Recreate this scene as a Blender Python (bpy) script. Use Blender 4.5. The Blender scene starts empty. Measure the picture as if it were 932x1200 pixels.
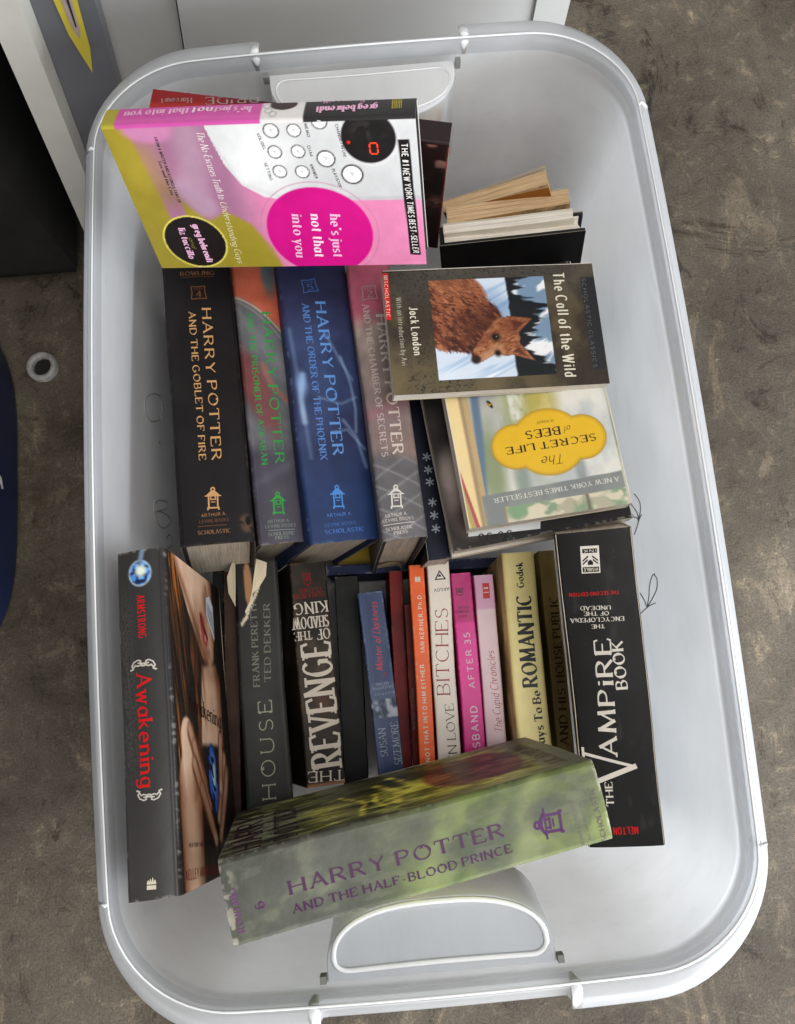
import bpy, math, random
import numpy as np
from mathutils import Matrix, Vector

random.seed(7)
S = bpy.context.scene
COL = S.collection
Z0 = 0.33                      # height of the bin rim above the floor

# ------------------------------------------------------------------ camera
cam_d = bpy.data.cameras.new('camera')
cam = bpy.data.objects.new('camera', cam_d)
COL.objects.link(cam)
cam_d.sensor_fit = 'HORIZONTAL'
cam_d.sensor_width = 36.0
cam_d.lens = 36.0 * 950 / 932
cam_d.clip_start = 0.01
cam_d.clip_end = 200
TILT, ROLL, YAW = 0.187863, -0.047815, -0.039693
cam.matrix_world = (Matrix.Translation((-0.006796, -0.133430, 0.539560 + Z0)) @
                    Matrix.Rotation(YAW, 4, 'Z') @ Matrix.Rotation(TILT, 4, 'X') @ Matrix.Rotation(ROLL, 4, 'Z'))
S.camera = cam

# ------------------------------------------------------------------ light
W = bpy.data.worlds.new('World')
S.world = W
W.use_nodes = True
bg = W.node_tree.nodes['Background']
bg.inputs[0].default_value = (0.98, 0.985, 1.0, 1)
bg.inputs[1].default_value = 0.41

def area(name, loc, aim, size, power, color):
    d = bpy.data.lights.new(name, 'AREA')
    d.shape = 'RECTANGLE'
    d.size, d.size_y = size
    d.energy = power
    d.color = color
    o = bpy.data.objects.new(name, d)
    COL.objects.link(o)
    o.location = loc
    v = Vector(aim) - Vector(loc)
    o.rotation_euler = v.to_track_quat('-Z', 'Y').to_euler()
    return o

# daylight from the open garage door: behind the photographer and along the right side; an overhead fill is added
area('door_daylight', (.25, -1.75, .52), (0, -.1, 0.22), (1.7, .9), 13, (1.0, 0.98, 0.95))
area('overhead_fill', (.55, -.42, 2.05), (.05, -.1, 0.2), (1.2, 1.2), 28, (1.0, 0.985, 0.96))  # unseen overhead lamp added to brighten the spines of the near row
area('door_daylight_side', (1.65, -1.0, .47), (.1, -.08, 0.22), (2.2, .85), 90, (0.85, 0.925, 1.0))

S.view_settings.view_transform = 'Standard'
S.view_settings.look = 'None'
S.view_settings.exposure = 0.0
S.view_settings.gamma = 1.0
S.view_settings.use_curve_mapping = False
S.render.film_transparent = False
try:
    S.cycles.max_bounces = 10
    S.cycles.transparent_max_bounces = 12
    S.cycles.transmission_bounces = 12
    S.cycles.diffuse_bounces = 10
    S.cycles.max_bounces = 14
    S.cycles.use_denoising = True
except Exception:
    pass

# ------------------------------------------------------------------ helpers
def lin(c):
    return np.asarray(c, float) ** 2.2

class MB:
    """collects vertices, faces, a material slot per face and a print colour per vertex"""
    def __init__(self):
        self.v, self.f, self.m, self.c, self.n = [], [], [], [], 0
    def add(self, verts, faces, mat=0, color=(0.8, 0.8, 0.8)):
        verts = np.asarray(verts, float).reshape(-1, 3)
        color = np.asarray(color, float)
        if color.ndim == 1:
            color = np.tile(color[:3], (len(verts), 1))
        self.v.append(verts)
        self.c.append(color)
        b = self.n
        for f in faces:
            self.f.append([b + int(i) for i in f])
            self.m.append(mat)
        self.n += len(verts)
        return b
    def grid(self, P, mat=0, color=(0.8, 0.8, 0.8), flip=False):
        """P: (a, b, 3) array of points; quads between them"""
        P = np.asarray(P, float)
        a, b_ = P.shape[:2]
        i = np.arange(a * b_).reshape(a, b_)
        q = np.stack([i[:-1, :-1], i[1:, :-1], i[1:, 1:], i[:-1, 1:]], -1).reshape(-1, 4)
        if flip:
            q = q[:, ::-1]
        color = np.asarray(color, float)
        if color.ndim == 3:
            color = color.reshape(-1, 3)
        self.add(P.reshape(-1, 3), q, mat, color)
    def box(self, lo, hi, mat=0, color=(0.8, 0.8, 0.8)):
        x0, y0, z0 = lo
        x1, y1, z1 = hi
        v = [(x0, y0, z0), (x1, y0, z0), (x1, y1, z0), (x0, y1, z0), (x0, y0, z1), (x1, y0, z1), (x1, y1, z1), (x0, y1, z1)]
        self.add(v, [(3, 2, 1, 0), (4, 5, 6, 7), (0, 1, 5, 4), (1, 2, 6, 5), (2, 3, 7, 6), (3, 0, 4, 7)], mat, color)
    def tube(self, pts, r, n=8, mat=0, color=(0.8, 0.8, 0.8), closed=False):
        pts = np.asarray(pts, float)
        N = len(pts)
        P = np.zeros((N + (1 if closed else 0), n + 1, 3))
        for k in range(N):
            if closed:
                t = pts[(k + 1) % N] - pts[k - 1]
            else:
                t = pts[min(k + 1, N - 1)] - pts[max(k - 1, 0)]
            t = t / (np.linalg.norm(t) + 1e-12)
            u = np.cross(t, (0, 0, 1.0))
            if np.linalg.norm(u) < 1e-3:
                u = np.cross(t, (0, 1.0, 0))
            u /= np.linalg.norm(u)
            w = np.cross(t, u)
            rr = r[k] if hasattr(r, '__len__') else r
            for j in range(n + 1):
                a = 2 * math.pi * j / n
                P[k, j] = pts[k] + rr * (math.cos(a) * u + math.sin(a) * w)
        if closed:
            P[N] = P[0]
        self.grid(P, mat, color)
        if not closed:
            for k in (0, N - 1):
                self.add(P[k, :n], [list(range(n))], mat, color)
    def build(self, name, mats, parent=None, smooth=False, loc=None, mat_world=None):
        me = bpy.data.meshes.new(name)
        V = np.concatenate(self.v)
        me.from_pydata(V.tolist(), [], self.f)
        ca = me.color_attributes.new('print', 'FLOAT_COLOR', 'POINT')
        Cc = np.concatenate(self.c)
        ca.data.foreach_set('color', np.concatenate([Cc, np.ones((len(Cc), 1))], 1).astype(np.float32).ravel())
        if not isinstance(mats, (list, tuple)):
            mats = [mats]
        for m in mats:
            me.materials.append(m)
        me.polygons.foreach_set('material_index', np.array(self.m, np.int32))
        if smooth:
            me.polygons.foreach_set('use_smooth', np.ones(len(self.f), bool))
        me.update()
        o = bpy.data.objects.new(name, me)
        COL.objects.link(o)
        if parent is not None:
            o.parent = parent
        if loc is not None:
            o.location = loc
        if mat_world is not None:
            o.matrix_world = mat_world
        return o

def tag(o, label=None, cat=None, group=None, kind=None):
    if label: o['label'] = label
    if cat: o['category'] = cat
    if group: o['group'] = group
    if kind: o['kind'] = kind
    return o

def empty(name, M):
    o = bpy.data.objects.new(name, None)
    o.empty_display_size = 0.02
    COL.objects.link(o)
    o.matrix_world = M
    return o

# ------------------------------------------------------------------ numpy noise for the printed artwork
def _hash(ix, iy, seed):
    n = (ix * 374761393 + iy * 668265263 + seed * 144665) & 0x7fffffff
    n = ((n ^ (n >> 13)) * 1274126177) & 0x7fffffff
    return ((n ^ (n >> 16)) & 0xffff) / 65535.0
def vnoise(x, y, seed=0):
    x = np.asarray(x, float); y = np.asarray(y, float)
    x, y = np.broadcast_arrays(x, y)
    xi = np.floor(x).astype(np.int64); yi = np.floor(y).astype(np.int64)
    fx = x - xi; fy = y - yi
    fx = fx * fx * (3 - 2 * fx); fy = fy * fy * (3 - 2 * fy)
    a = _hash(xi, yi, seed); b = _hash(xi + 1, yi, seed); c = _hash(xi, yi + 1, seed); d = _hash(xi + 1, yi + 1, seed)
    return (a * (1 - fx) + b * fx) * (1 - fy) + (c * (1 - fx) + d * fx) * fy
def fbm(x, y, seed=0, o=4):
    s = 0; a = 0.5; t = 0
    for k in range(o):
        s = s + a * vnoise(x * 2 ** k + 17.3 * k, y * 2 ** k + 5.1 * k, seed + k); t += a; a *= 0.5
    return s / t
def ss(a, b, x):
    t = np.clip((x - a) / (b - a), 0, 1)
    return t * t * (3 - 2 * t)
def mixc(c0, c1, m):
    m = np.clip(m, 0, 1)[..., None]
    return c0 * (1 - m) + np.asarray(c1, float) * m
def flat(shape, c):
    return np.ones(shape + (3,)) * np.asarray(c, float)
def ell(u, v, cx, cy, rx, ry, soft=0.15, rot=0.0):
    c, s = math.cos(rot), math.sin(rot)
    x = (u - cx) * c + (v - cy) * s; y = -(u - cx) * s + (v - cy) * c
    return 1 - ss(1 - soft, 1 + soft, np.sqrt((x / rx) ** 2 + (y / ry) ** 2))
def cap(u, v, ax, ay, bx, by, r0, r1=None, soft=0.25):
    r1 = r0 if r1 is None else r1
    dx, dy = bx - ax, by - ay
    t = np.clip(((u - ax) * dx + (v - ay) * dy) / (dx * dx + dy * dy + 1e-12), 0, 1)
    d = np.hypot(u - ax - t * dx, v - ay - t * dy)
    r = r0 + (r1 - r0) * t
    return 1 - ss(r * (1 - soft), r * (1 + soft), d)
def poly(u, v, pts, soft=0.0006):
    """soft-edged convex polygon mask (points counter-clockwise)"""
    m = np.ones(np.broadcast(u, v).shape)
    n = len(pts)
    for k in range(n):
        (ax, ay), (bx, by) = pts[k], pts[(k + 1) % n]
        L = math.hypot(bx - ax, by - ay)
        d = ((bx - ax) * (v - ay) - (by - ay) * (u - ax)) / L
        m = np.minimum(m, ss(-soft, soft, d))
    return m
def streak(u, v, pts, w, soft=0.5):
    m = np.zeros(np.broadcast(u, v).shape)
    for (a, b) in zip(pts[:-1], pts[1:]):
        m = np.maximum(m, cap(u, v, a[0], a[1], b[0], b[1], w, w, soft))
    return m

# ------------------------------------------------------------------ lettering: a stroke alphabet drawn as ribbons
# 'x,y' points, 'a cx,cy,rx,ry,from,to' elliptical arcs, ';' lifts the pen; cap height 1, x-height .64
G = {
'A': (.72, '0,0 .36,1 .72,0;.13,.36 .59,.36'), 'B': (.58, '0,0 0,1;0,1 .27,1 a.27,.76,.25,.24,90,-90 0,.52;.27,.52 a.29,.26,.29,.26,90,-90 0,0'),
'C': (.72, 'a.38,.5,.38,.5,48,312'), 'D': (.7, '0,0 0,1;0,1 .24,1 a.24,.5,.46,.5,90,-90 0,0'), 'E': (.54, '0,0 0,1;0,1 .5,1;0,.52 .4,.52;0,0 .54,0'),
'F': (.5, '0,0 0,1;0,1 .5,1;0,.52 .4,.52'), 'G': (.76, 'a.38,.5,.38,.5,48,318;.7,.12 .7,.44;.5,.44 .76,.44'), 'H': (.7, '0,0 0,1;.68,0 .68,1;0,.52 .68,.52'),
'I': (.06, '.03,0 .03,1'), 'J': (.38, '.35,1 .35,.22 a.17,.22,.18,.22,0,-150'), 'K': (.66, '0,0 0,1;.6,1 .02,.44;.2,.6 .66,0'), 'L': (.52, '0,1 0,0;0,0 .52,0'),
'M': (.86, '.02,0 .08,1 .43,.12 .78,1 .84,0'), 'N': (.72, '.02,0 .02,1 .68,0 .68,1'), 'O': (.78, 'a.39,.5,.39,.5,90,450'), 'P': (.56, '0,0 0,1;0,1 .26,1 a.26,.74,.29,.26,90,-90 0,.48'),
'Q': (.8, 'a.39,.5,.39,.5,90,450;.44,.26 .82,-.14'), 'R': (.64, '0,0 0,1;0,1 .26,1 a.26,.75,.28,.25,90,-90 0,.5;.26,.5 .64,0'),
'S': (.52, 'a.26,.75,.23,.25,28,270 a.26,.25,.26,.25,90,-152'), 'T': (.66, '0,1 .66,1;.33,1 .33,0'), 'U': (.68, '0,1 0,.32 a.33,.32,.33,.32,180,360 .66,1'),
'V': (.72, '0,1 .36,0 .72,1'), 'W': (1.0, '0,1 .26,0 .5,.9 .74,0 1,1'), 'X': (.66, '0,1 .66,0;.66,1 0,0'), 'Y': (.68, '0,1 .34,.48 .34,0;.68,1 .34,.48'), 'Z': (.58, '0,1 .56,1 0,0 .58,0'),
'a': (.46, '.44,.64 .44,0;.44,.45 a.22,.32,.22,.32,40,320'), 'b': (.46, '0,1 0,0;a.22,.32,.23,.32,140,-140'), 'c': (.44, 'a.24,.32,.24,.32,50,310'),
'd': (.46, '.44,1 .44,0;a.22,.32,.22,.32,40,320'), 'e': (.48, '.02,.34 .46,.34 a.235,.32,.235,.32,5,305'), 'f': (.3, '.3,.94 a.22,.82,.12,.18,60,180 .1,0;-.04,.64 .26,.64'),
'g': (.46, '.44,.64 .44,-.1 a.22,-.1,.22,.2,0,-150;a.22,.32,.22,.32,40,320'), 'h': (.44, '0,1 0,0;0,.4 a.21,.4,.21,.24,180,0 .42,0'), 'i': (.06, '.03,.64 .03,0;.03,.84 .03,.94'),
'j': (.1, '.06,.64 .06,-.1 a-.08,-.1,.14,.2,0,-130;.06,.84 .06,.94'), 'k': (.44, '0,1 0,0;.4,.64 .02,.28;.14,.38 .44,0'), 'l': (.06, '.03,1 .03,0'),
'm': (.74, '0,.64 0,0;0,.42 a.18,.42,.18,.22,180,0 .36,0;.36,.42 a.54,.42,.18,.22,180,0 .72,0'), 'n': (.44, '0,.64 0,0;0,.4 a.21,.4,.21,.24,180,0 .42,0'),
'o': (.48, 'a.24,.32,.24,.32,90,450'), 'p': (.46, '0,.64 0,-.3;a.22,.32,.23,.32,140,-140'), 'q': (.46, '.44,.64 .44,-.3;a.22,.32,.22,.32,40,320'), 'r': (.3, '0,.64 0,0;0,.4 a.2,.38,.2,.26,180,65'),
's': (.36, 'a.18,.48,.16,.16,30,270 a.18,.16,.18,.16,90,-150'), 't': (.28, '.12,.86 .12,.14 a.24,.14,.12,.14,180,290;-.04,.64 .27,.64'), 'u': (.44, '0,.64 0,.22 a.21,.22,.21,.22,180,360 .42,.64;.42,.64 .42,0'),
'v': (.46, '0,.64 .23,0 .46,.64'), 'w': (.68, '0,.64 .18,0 .34,.56 .5,0 .68,.64'), 'x': (.42, '0,.64 .42,0;.42,.64 0,0'), 'y': (.46, '0,.64 .24,.02;.46,.64 .16,-.3'), 'z': (.4, '0,.64 .38,.64 0,0 .4,0'),
'0': (.52, 'a.26,.5,.26,.5,90,450'), '1': (.2, '0,.8 .16,1 .16,0'), '2': (.5, 'a.25,.74,.24,.26,160,-30 0,0 .5,0'), '3': (.48, 'a.22,.76,.22,.24,140,-90 .16,.52;.2,.52 a.22,.26,.26,.26,90,-150'),
'4': (.54, '.4,0 .4,1 0,.32 .54,.32'), '5': (.48, '.44,1 .06,1 .04,.56;.04,.56 a.2,.31,.27,.31,115,-150'), '6': (.5, '.44,.92 a.3,.5,.28,.5,110,180;a.26,.3,.24,.3,90,450'),
'7': (.5, '0,1 .5,1 .16,0'), '8': (.5, 'a.25,.76,.21,.24,90,450;a.25,.26,.25,.27,90,450'), '9': (.5, 'a.25,.7,.24,.3,90,450;.06,.08 a.22,.5,.27,.5,-70,0'),
'.': (.08, '.04,0 .04,.1'), ',': (.1, '.06,.1 .02,-.12'), "'": (.06, '.04,1 .02,.78'), '-': (.34, '.04,.36 .3,.36'), '/': (.3, '0,-.1 .3,1.05'), '#': (.6, '.14,0 .24,1;.38,0 .48,1;.02,.34 .56,.34;.06,.66 .6,.66'), '*': (.4, '.2,.2 .2,.8;-.05,.35 .45,.65;-.05,.65 .45,.35'),
}
# name: (thick, thin, serif length, slant, tracking)
FONT = {'serif': (.245, .085, .15, 0, .17), 'serifbold': (.25, .1, .15, 0, .18), 'serifthin': (.11, .045, .12, 0, .15), 'sans': (.15, .13, 0, 0, .2), 'sansbold': (.2, .17, 0, 0, .24),
        'sansthin': (.085, .075, .1, 0, .38), 'cond': (.17, .11, 0, 0, .24), 'condserif': (.19, .085, .14, 0, .16), 'script': (.11, .055, 0, .28, .12), 'sansital': (.17, .15, 0, .2, .22), 'chunk': (.17, .075, .16, 0, .22)}

def glyph_strokes(ch):
    w, src = G[ch]
    out = []
    for part in src.split(';'):
        P = []
        for tok in part.split():
            if tok[0] == 'a':
                cx, cy, rx, ry, a0, a1 = map(float, tok[1:].split(','))
                n = max(4, int(abs(a1 - a0) / 20))
                for k in range(n + 1):
                    a = math.radians(a0 + (a1 - a0) * k / n)
                    P.append((cx + rx * math.cos(a), cy + ry * math.sin(a)))
            else:
                P.append(tuple(map(float, tok.split(','))))
        out.append(np.array(P))
    return w, out

def ribbons(P, wfun, ext=0.0):
    """polyline -> list of ribbon grids [(n,2,2) arrays], broken at sharp corners"""
    res = []
    Q = [P[0]]
    for p in P[1:]:
        if np.hypot(*(p - Q[-1])) > 1e-6:
            Q.append(p)
    P = np.array(Q)
    if len(P) < 2:
        return res
    runs = [[P[0]]]
    for k in range(1, len(P)):
        runs[-1].append(P[k])
        if k < len(P) - 1:
            a = P[k] - P[k - 1]; b = P[k + 1] - P[k]
            if np.dot(a, b) / (np.hypot(*a) * np.hypot(*b)) < 0.72:
                runs.append([P[k]])
    for ri, r in enumerate(runs):
        r = np.array(r)
        d = np.diff(r, axis=0)
        d /= np.hypot(d[:, 0], d[:, 1])[:, None]
        t = np.concatenate([d[:1], d[:-1] + d[1:], d[-1:]]) if len(d) > 1 else np.concatenate([d, d])
        t /= np.hypot(t[:, 0], t[:, 1])[:, None]
        w = np.array([wfun(x) for x in t])
        if ri > 0: r[0] = r[0] - t[0] * w[0] * .42
        if ri < len(runs) - 1: r[-1] = r[-1] + t[-1] * w[-1] * .42
        nrm = np.stack([-t[:, 1], t[:, 0]], 1)
        res.append(np.stack([r + nrm * w[:, None] / 2, r - nrm * w[:, None] / 2], 1))
    return res

def text_ribbons(s, font, width, capH):
    """ribbons in metres: x along the baseline 0..width, y up"""
    thick, thin, ser, slant, track = FONT[font]
    pen = 0.0
    items = []
    for ch in s:
        if ch == ' ':
            pen += .34
            continue
        w, st = glyph_strokes(ch)
        items.append((pen, st))
        pen += w + track + (thick if ser == 0 else thick * .6)
    total = max(pen - track - thick * .6, .05)
    sx = width / total
    out = []
    kx = min(1.0, (sx / capH) ** .3)
    def wf(t):
        vert = abs(t[1])
        q = thick * kx if True else thick
        diag = t[0] * t[1] > 0.15 and abs(t[0]) > .2
        m = vert * (.35 if diag else 1.0)
        return capH * (thin + (q - thin) * m ** 1.3) if thick > thin else capH * thin
    for x0, st in items:
        for P in st:
            Q = np.stack([(P[:, 0] + x0 + slant * P[:, 1]) * sx, P[:, 1] * capH], 1)
            out += ribbons(Q, wf)
            if ser > 0:
                for e, nb in ((0, 1), (-1, -2)):
                    d = Q[e] - Q[nb]
                    L = np.hypot(*d)
                    if L < 1e-9: continue
                    d = d / L
                    y = P[e][1]
                    half = ser * capH * (.7 + .3 * kx)
                    if abs(d[1]) > .75 and (abs(y) < .02 or abs(y - 1) < .02 or abs(y - .64) < .02):
                        off = -np.sign(d[1]) * thin * capH * .5
                        a = Q[e] + np.array([-half, off]); b = Q[e] + np.array([half, off])
                        out += ribbons(np.array([a, b]), lambda t: capH * max(thin, .05) * 1.05)
                    elif abs(d[1]) < .2 and (abs(y) < .02 or abs(y - 1) < .02) and L > .1 * capH:
                        sg = 1 if y < .5 else -1
                        a = Q[e] + np.array([0, -sg * thin * capH * .4]); b = Q[e] + np.array([d[0] * thin * capH, sg * .2 * capH])
                        out += ribbons(np.array([a, b]), lambda t: capH * max(thin, .05) * 1.2)
    return out

def icon_ribbons(name, text, width, h):
    """small printed devices, unit square -> ribbons"""
    out = []
    def st(pts, w):
        Q = np.array(pts, float) * [width, h]
        out.extend(ribbons(Q, lambda t: w * min(width, h)))
    def disc(cx, cy, rx, ry, n=20):
        a = np.linspace(0, math.pi, n)
        up = np.stack([cx + rx * np.cos(a), cy + ry * np.sin(a)], 1) * [width, h]
        lo = np.stack([cx + rx * np.cos(a), cy - ry * np.sin(a)], 1) * [width, h]
        out.append(np.stack([up, lo], 1))
    def quad(p):
        p = np.array(p, float) * [width, h]
        out.append(np.array([[p[0], p[1]], [p[3], p[2]]]))
    def circ(cx, cy, rx, ry, w, n=22):
        st([(cx + rx * math.cos(2 * math.pi * k / n), cy + ry * math.sin(2 * math.pi * k / n)) for k in range(n + 1)], w)
    if name == 'rule':
        st([(0, .5), (1, .5)], 1.0)
    elif name == 'year':
        for a, b in (((.02, .03), (.98, .03)), ((.98, .03), (.94, .97)), ((.94, .97), (.06, .97)), ((.06, .97), (.02, .03))):
            m = ((a[0] + b[0]) / 2 * .9 + .05, (a[1] + b[1]) / 2 * .9 + .05)
            st([a, m, b], .07)
        for k, l in enumerate('YEAR'):
            for r in text_ribbons(l, 'sans', width * .12, h * .14):
                out.append(r + [width * (.2 + k * .165), h * .72])
        for r in text_ribbons(text, 'serif', width * .3, h * .42):
            out.append(r + [width * .36, h * .18])
    elif name == 'lantern':
        circ(.5, .9, .11, .08, .09)
        quad([(.06, .62), (.94, .62), (.62, .84), (.38, .84)])
        st([(-.02, .6), (1.02, .6)], .07)
        st([(.22, .6), (.22, .06)], .1); st([(.78, .6), (.78, .06)], .1)
        st([(.12, .06), (.88, .06)], .1)
        st([(.3, .44), (.7, .44)], .08); st([(.36, .32), (.64, .32)], .06)
        st([(.36, .6), (.36, .44)], .07); st([(.64, .6), (.64, .44)], .07)
        st([(.16, .06), (.16, -.04)], .1); st([(.84, .06), (.84, -.04)], .1)
    elif name in ('flourish', 'flourishdown'):
        sg = 1 if name == 'flourish' else -1
        yy = lambda v: .5 + sg * (v - .5)
        for s in (1, -1):
            X = lambda v: .5 + s * v
            st([(X(.5), yy(.02)), (X(.47), yy(-.06)), (X(.38), yy(.05)), (X(.44), yy(.4)), (X(.36), yy(.8)), (X(.2), yy(1.0)), (X(.1), yy(.9)), (X(.12), yy(.66)), (X(.22), yy(.66))], .16)
            st([(X(.0), yy(.35)), (X(.1), yy(.45)), (X(.2), yy(.35)), (X(.3), yy(.45)), (X(.38), yy(.2))], .16)
            disc(X(.06), yy(.6), .07, .14, 8)
    elif name == 'flame':
        quad([(.02, 0), (.98, 0), (.98, .36), (.02, .36)])
        quad([(.02, .44), (.98, .44), (.98, .62), (.02, .62)])
        for x, t in ((.15, .8), (.38, .9), (.62, 1.0), (.85, .82)):
            quad([(x - .12, .6), (x + .12, .6), (x + .03, t), (x - .03, t)])
    elif name == 'orchid':
        st([(.15, 0), (.15, .8), (.5, 1), (.85, .8), (.85, 0)], .13); st([(0, 0), (1, 0)], .13); disc(.5, .42, .24, .2, 12); st([(.3, .15), (.7, .15)], .1)
    elif name == 'tick':
        st([(0, .2), (.4, -.2), (1, .8)], .22)
    elif name == 'twin':
        for x in (.24, .76):
            quad([(x - .2, 0), (x + .2, 0), (x + .2, 1), (x - .2, 1)])
        st([(0, .5), (1, .5)], .25)
    elif name == 'triangle':
        st([(0, 1), (.52, 0), (1, 1), (0, 1), (.3, .45)], .14); quad([(.35, .7), (.75, .7), (.6, .4), (.5, .4)])
    elif name == 'logoblock':
        quad([(0, 0), (1, 0), (1, 1), (0, 1)])
    elif name == 'bars':
        for k in range(6):
            st([(.06 + k * .17, 0), (.06 + k * .17, 1)], .11 if k % 2 else .07)
        st([(0, .5), (1, .5)], .08)
    elif name == 'books':
        st([(0, 0), (0, 1)], .3); st([(.5, 0), (.5, 1)], .3); st([(1, 0), (1, 1)], .3); st([(0, 0), (1, 0)], .2)
    elif name == 'ink':
        pass
    return out

# ------------------------------------------------------------------ materials
def newmat(name):
    m = bpy.data.materials.new(name)
    m.use_nodes = True
    nt = m.node_tree
    nt.nodes.clear()
    out = nt.nodes.new('ShaderNodeOutputMaterial')
    return m, nt, out
def N(nt, t, **kw):
    n = nt.nodes.new(t)
    for k, v in kw.items():
        setattr(n, k, v)
    return n
def noise(nt, scale, detail=4, rough=.55, coord='Object', vec_scale=None, dist=0.0):
    tc = N(nt, 'ShaderNodeTexCoord')
    src = tc.outputs[coord]
    if vec_scale:
        mp = N(nt, 'ShaderNodeMapping')
        mp.inputs['Scale'].default_value = vec_scale
        nt.links.new(src, mp.inputs['Vector'])
        src = mp.outputs[0]
    t = N(nt, 'ShaderNodeTexNoise')
    t.inputs['Scale'].default_value = scale
    t.inputs['Detail'].default_value = detail
    t.inputs['Roughness'].default_value = rough
    t.inputs['Distortion'].default_value = dist
    nt.links.new(src, t.inputs['Vector'])
    return t.outputs['Fac']
def ramp(nt, fac, stops):
    r = N(nt, 'ShaderNodeValToRGB')
    e = r.color_ramp.elements
    while len(e) < len(stops):
        e.new(.5)
    for k, (p, c) in enumerate(stops):
        e[k].position = p
        e[k].color = (*c, 1) if len(c) == 3 else c
    nt.links.new(fac, r.inputs[0])
    return r.outputs[0]
def mix(nt, fac, a, b, mode='MIX'):
    m = N(nt, 'ShaderNodeMix', data_type='RGBA', blend_type=mode)
    for sock, v in ((m.inputs[0], fac), (m.inputs[6], a), (m.inputs[7], b)):
        if hasattr(v, 'default_value'):
            nt.links.new(v, sock)
        elif isinstance(v, (int, float)):
            sock.default_value = v
        else:
            sock.default_value = (*v, 1)
    return m.outputs[2]
def bump(nt, h, strength, dist=.001):
    b = N(nt, 'ShaderNodeBump')
    b.inputs['Strength'].default_value = strength
    b.inputs['Distance'].default_value = dist
    nt.links.new(h, b.inputs['Height'])
    return b.outputs[0]
def principled(nt, out, base=None, rough=.5, spec=.5, metal=0, normal=None, coat=0, coat_r=.2):
    p = N(nt, 'ShaderNodeBsdfPrincipled')
    if base is not None:
        if hasattr(base, 'default_value'): nt.links.new(base, p.inputs['Base Color'])
        else: p.inputs['Base Color'].default_value = (*base, 1)
    if hasattr(rough, 'default_value'): nt.links.new(rough, p.inputs['Roughness'])
    else: p.inputs['Roughness'].default_value = rough
    p.inputs['Specular IOR Level'].default_value = spec
    p.inputs['Metallic'].default_value = metal
    p.inputs['Coat Weight'].default_value = coat
    p.inputs['Coat Roughness'].default_value = coat_r
    if normal is not None: nt.links.new(normal, p.inputs['Normal'])
    nt.links.new(p.outputs[0], out.inputs['Surface'])
    return p

def print_mat(name, rough, wear=.12, bumpy=.35, spec=.45):
    """printed paper: the ink comes from the 'print' attribute, with scuffs and a slight waviness"""
    m, nt, out = newmat(name)
    at = N(nt, 'ShaderNodeAttribute', attribute_name='print')
    n1 = noise(nt, 60, 6, .65)
    col = mix(nt, .5, at.outputs['Color'], ramp(nt, n1, [(.3, (.9, .9, .9)), (.7, (1.06, 1.05, 1.04))]), 'MULTIPLY')
    sc = noise(nt, 240, 5, .75, dist=1.5)
    scf = ramp(nt, sc, [(.66, (0, 0, 0)), (.76, (wear, wear, wear))])
    col = mix(nt, scf, col, (.5, .48, .45))
    r = N(nt, 'ShaderNodeMapRange')
    nt.links.new(n1, r.inputs[0])
    r.inputs[3].default_value = rough - .07
    r.inputs[4].default_value = rough + .12
    nb = bump(nt, noise(nt, 38, 5, .6), bumpy, .0012)
    principled(nt, out, col, r.outputs[0], spec, 0, nb)
    return m
def pages_mat(name, lo, hi):
    m, nt, out = newmat(name)
    st = noise(nt, 1.0, 5, .8, vec_scale=(950, 16, 16))
    big = noise(nt, 45, 4)
    fine = noise(nt, 1.0, 3, .8, vec_scale=(2600, 9, 9))
    c = ramp(nt, st, [(.34, lo), (.52, hi)])
    c = mix(nt, .8, c, ramp(nt, fine, [(.38, (.62, .58, .52)), (.52, (1, 1, 1)), (.7, (1.12, 1.12, 1.1))]), 'MULTIPLY')
    c = mix(nt, .55, c, ramp(nt, big, [(.3, (.8, .77, .72)), (.7, (1, 1, 1))]), 'MULTIPLY')
    principled(nt, out, c, .85, .1, 0, bump(nt, st, 1.0, .0006))
    return m
def plain_mat(name, c, rough=.5, var=.15, scale=40, spec=.4, bs=.2):
    m, nt, out = newmat(name)
    n = noise(nt, scale, 5, .6)
    c = np.array(c, float)
    col = ramp(nt, n, [(.3, tuple(c * (1 - var))), (.7, tuple(np.minimum(c * (1 + var), 1)))])
    principled(nt, out, col, rough, spec, 0, bump(nt, noise(nt, scale * 5, 4), bs, .0006))
    return m

M_GLOSS = print_mat('glossy_printed_cover', .36, .05, .35, .3)
M_SATIN = print_mat('satin_printed_cover', .5, .08, .35, .2)
M_MATTE = print_mat('matte_printed_cover', .65, .1, .35, .15)
M_FOIL = print_mat('worn_laminated_jacket', .42, .08, .6, .28)
M_BOARD = print_mat('cloth_book_board', .75, .1)
M_PG = pages_mat('cream_page_edges', (.42, .36, .28), (.70, .62, .51))
M_PGW = pages_mat('white_page_edges', (.52, .47, .41), (.80, .74, .66))
M_PGT = pages_mat('tan_page_edges', (.36, .22, .11), (.62, .43, .25))

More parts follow.
